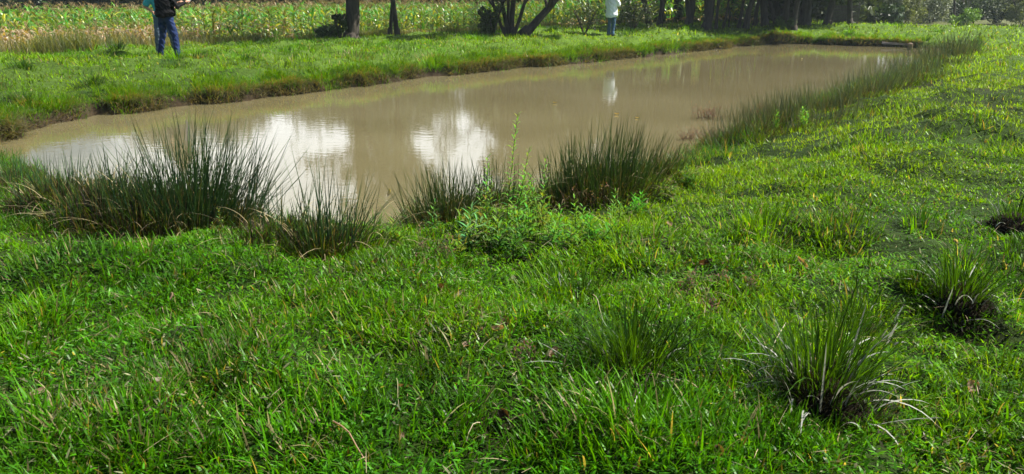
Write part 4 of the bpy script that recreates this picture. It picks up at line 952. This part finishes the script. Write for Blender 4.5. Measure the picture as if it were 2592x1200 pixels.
def cloth(name, c, k=.8): return mat_solid(name, c, .85, .15, tuple(x*k for x in c), 5, .5, (1, 1, .6), .02)
def hand(el, wr, curl=.6):
    """palm, four fingers and a thumb continuing the forearm"""
    d = (Vector(wr)-Vector(el)).normalized(); s = d.cross(Vector((0, 0, 1))); s = s.normalized() if s.length > .1 else Vector((1, 0, 0)); n = s.cross(d)
    w_ = Vector(wr); out = [('c', [w_, w_+d*.05, w_+d*.08], [.026, .034, .034])]
    for k, ln in zip((-1.5, -.5, .5, 1.5), (.065, .078, .073, .058)):
        b = w_+d*.085+s*k*.019; m_ = b+d*ln*.5-n*curl*.015; out.append(('c', [b, m_, m_+d*ln*.35-n*curl*ln*.6], [.0105, .010, .009]))
    b = w_+d*.03+s*.03; out.append(('c', [b, b+s*.025+d*.03, b+s*.03+d*.06-n*.01], [.012, .011, .010]))
    return out
def person(u, v, hd, label, pose, shirt, jeans, shoe, face=0, sc=1.0, loose=0.0, dd=None):
    x0, y0, z0 = dd or PT(u, v); root = empty('person', (x0, y0, z0), hd); root.scale = (sc, sc, sc); tag(root, label, 'person')
    p = pose; hip = Vector(p.get('hip', (0, 0, .93)))
    LH, RH = hip+Vector((-.095, 0, -.02)), hip+Vector((.095, 0, -.02)); LK, RK, LA, RA = (Vector(p[k]) for k in ('lk', 'rk', 'la', 'ra'))
    LS, RS = Vector((-.18, 0, 1.41)), Vector((.18, 0, 1.41)); LE, RE, LW_, RW = (Vector(p[k]) for k in ('le', 're', 'lw', 'rw'))
    lf, rf = Vector(p['lf']), Vector(p['rf'])
    head = (0, .02, 1.60)
    body = [('c', [(0, 0, .95), (0, 0, 1.2), (0, 0, 1.38)], [.12, .12, .13]), ('c', [LS, RS], [.055, .055]), ('c', [(0, -.005, 1.40), (0, .01, 1.52)], [.058, .054]),
            ('e', (0, .012, 1.615), (.075, .093, .108)), ('e', (0, .035, 1.555), (.055, .065, .055)), ('e', (0, .112, 1.60), (.014, .020, .022)), ('e', (0, .10, 1.555), (.026, .012, .009)),
            ('e', (-.078, 0, 1.605), (.012, .022, .032)), ('e', (.078, 0, 1.605), (.012, .022, .032)), ('e', (-.03, .098, 1.625), (.014, .008, .009)), ('e', (.03, .098, 1.625), (.014, .008, .009)),
            ('c', [LS, LE, LW_], [.05, .040, .028]), ('c', [RS, RE, RW], [.05, .040, .028]),
            ('c', [LH, LK, LA], [.08, .052, .038]), ('c', [RH, RK, RA], [.08, .052, .038]), ('c', [(-.1, 0, .93), (.1, 0, .93)], [.10, .10])]
    body += [('c', [a, b], [.038, .035]) for a, b in ((LA, LA+lf*.06-Vector((0, 0, .03))), (RA, RA+rf*.06-Vector((0, 0, .03))))]
    body += hand(LE, LW_)+hand(RE, RW)
    remeshed('body', body, .011, M_skin, root, 2)
    mb = MB()
    V, F = ball((0, -.012, 1.635), (.086, .10, .103), 0, 20, 14); V = [(a, b, c if c > 1.57 or b < .03 else 1.57) for a, b, c in V]
    F = [f for f in F if not (all(V[i][1] > .035 and V[i][2] < 1.665 for i in f))]; mb.add(V, F); mb.build('hair', M_hair, root)
    e = .022+loose
    hem = p.get('hem', .84); tors = [('c', [(0, 0, 1.38), (0, .01, 1.2), (0, .01, 1.02), (0, 0, hem+.06)], [.145+loose*.5, .135+loose, .14+loose, .145+loose]), ('c', [LS, RS], [.07, .07]),
            ('e', (-.07, 0, 1.25), (.12+loose*.6, .115+loose*.4, .22)), ('e', (.07, 0, 1.25), (.12+loose*.6, .115+loose*.4, .22)), ('e', (-.06, 0, hem+.09), (.13+loose, .13+loose*.6, .10)), ('e', (.06, 0, hem+.09), (.13+loose, .13+loose*.6, .10))]
    if p['sleeve'] == 'long': tors += [('c', [LS, LE, LE.lerp(LW_, .92)], [.072, .058, .042]), ('c', [RS, RE, RE.lerp(RW, .92)], [.072, .058, .042])]
    else: tors += [('c', [LS, LS.lerp(LE, .75)], [.075+loose*.3, .068+loose*.3]), ('c', [RS, RS.lerp(RE, .75)], [.075+loose*.3, .068+loose*.3])]
    remeshed('shirt', tors, .014, shirt, root, 5, hem)
    tr = [('c', [(-.08, 0, .95), (.08, 0, .95)], [.118, .118]), ('c', [LH, LH.lerp(LK, .5), LK, LK.lerp(LA, .6), LA+Vector((0, 0, -.01))], [.105, .092, .075, .068, .072]), ('c', [RH, RH.lerp(RK, .5), RK, RK.lerp(RA, .6), RA+Vector((0, 0, -.01))], [.105, .092, .075, .068, .072])]
    remeshed('jeans', tr, .014, jeans, root, 4, .0)
    for A, f in ((LA, lf), (RA, rf)):
        b = Vector((A.x, A.y, 0)); remeshed('shoe', [('c', [b+Vector((0, 0, .05))-f*.04, b+f*.06+Vector((0, 0, .045)), b+f*.17+Vector((0, 0, .032))], [.047, .045, .034]), ('c', [b-f*.05+Vector((0, 0, .025)), b+f*.17+Vector((0, 0, .022))], [.034, .034])], .010, shoe, root, 2)
    return root
N2 = lambda x, y: Vector((x, y, 0)).normalized()
# man in the black jacket: back half turned to us, feet apart, right foot pointing right
m = PT(432, 147)
person(0, 0, R(-22), 'person in black long sleeved top and blue jeans, legs apart, holding something white', dict(hip=(0, 0, .92), lk=(-.19, .03, .50), rk=(.17, .05, .50), la=(-.28, -.02, .09), ra=(.26, -.02, .09), lf=N2(-.6, .8), rf=N2(1, .1),
      le=(-.27, .06, 1.14), re=(.29, .10, 1.17), lw=(.10, .34, 1.26), rw=(.30, .36, 1.27), sleeve='long', hem=.95), cloth('black_jersey', (.004, .004, .005)), cloth('blue_denim', (.018, .035, .11), .6), mat_solid('tan_leather', (.36, .20, .11), .5, .4), dd=m, loose=.085, sc=1.17)
def paper(pos, rz):
    mb = MB(); V = []; F = []
    for i in range(5):
        for j in range(4): V.append((-.05+.1*i/4, .01*math.sin(i*1.2), -.07+.14*j/3))
    for i in range(4):
        for j in range(3): a = i*4+j; F.append((a, a+4, a+5, a+1))
    V2 = [(a, b+.004, c) for a, b, c in V]; n = len(V); mb.add(V+V2, F+[tuple(k+n for k in reversed(f)) for f in F])
    o = mb.build('folded_paper', mat_solid('white_paper', (.8, .8, .78), .7, .3, (.7, .7, .68), 20, .05)); o.location = pos; o.rotation_euler = (-.5, .5, rz); tag(o, 'small white folded sheet held by the person in black', 'paper')
c_, s_ = math.cos(R(-22)), math.sin(R(-22)); hx, hy = .37, .55
paper((m[0]+hx*c_-hy*s_, m[1]+hx*s_+hy*c_, m[2]+1.54), R(-20))
m2 = PT(424, 143)
m2 = (m2[0]-.36, m2[1]+.8, ter(m2[0]-.42, m2[1]+.8))
person(0, 0, R(200), 'person in turquoise shirt and grey blue jeans, mostly hidden behind the one in black', dict(hip=(0, 0, .93), lk=(-.16, .04, .50), rk=(.14, .04, .50), la=(-.24, .0, .09), ra=(.17, .0, .09), lf=N2(-.2, 1), rf=N2(.3, 1),
      le=(-.33, .0, 1.14), re=(.36, -.02, 1.16), lw=(-.12, .2, 1.08), rw=(.17, .14, 1.03), sleeve='short', hem=.90), cloth('turquoise_cotton', (.06, .40, .48)), cloth('grey_denim', (.10, .14, .20), .7), mat_solid('dark_shoe', (.03, .03, .03), .5, .4), dd=m2, loose=.03, sc=1.17)
m3 = PT(1546, 91)
person(0, 0, R(-38), 'person in loose white shirt and blue jeans standing alone on the far bank', dict(hip=(0, 0, .93), lk=(-.09, .03, .50), rk=(.10, .03, .50), la=(-.07, -.06, .09), ra=(.09, -.02, .09), lf=N2(-.1, 1), rf=N2(.2, 1),
      le=(-.27, .08, 1.13), re=(.27, .12, 1.14), lw=(.02, .27, 1.17), rw=(.05, .30, 1.24), sleeve='short', hem=.72), cloth('white_cotton', (.78, .82, .90), .94), cloth('pale_denim', (.07, .13, .22), .7), mat_solid('black_shoe', (.02, .02, .02), .5, .4), dd=m3, loose=.085, sc=1.12)

# ------------------------------------------------------------------ haze
def haze():
    V, F = [], [(3, 2, 1, 0), (4, 5, 6, 7), (0, 1, 5, 4), (1, 2, 6, 5), (2, 3, 7, 6), (3, 0, 4, 7)]
    for z in (-2.5, 40): V += [(-140, -12, z), (140, -12, z), (140, 130, z), (-140, 130, z)]
    me = bpy.data.meshes.new('haze'); me.from_pydata(V, [], F); m = bpy.data.materials.new('haze'); m.use_nodes = True; t = m.node_tree; t.nodes.clear()
    o_ = t.nodes.new('ShaderNodeOutputMaterial'); v = t.nodes.new('ShaderNodeVolumePrincipled'); v.inputs['Color'].default_value = (.75, .88, 1, 1); v.inputs['Density'].default_value = HAZE; v.inputs['Anisotropy'].default_value = .4
    t.links.new(v.outputs[0], o_.inputs['Volume']); me.materials.append(m); o = bpy.data.objects.new('haze', me); COL.objects.link(o); tag(o, kind='stuff'); o.display_type = 'WIRE'
HAZE = .00045
haze()

# ------------------------------------------------------------------ everything was laid out at about 1.15 times life size: bring the whole place to metres
S = .86
for o in list(scene.objects):
    if o.parent is None: o.location = o.location*S; o.scale = o.scale*(S if o.type in ('MESH', 'EMPTY') else 1)
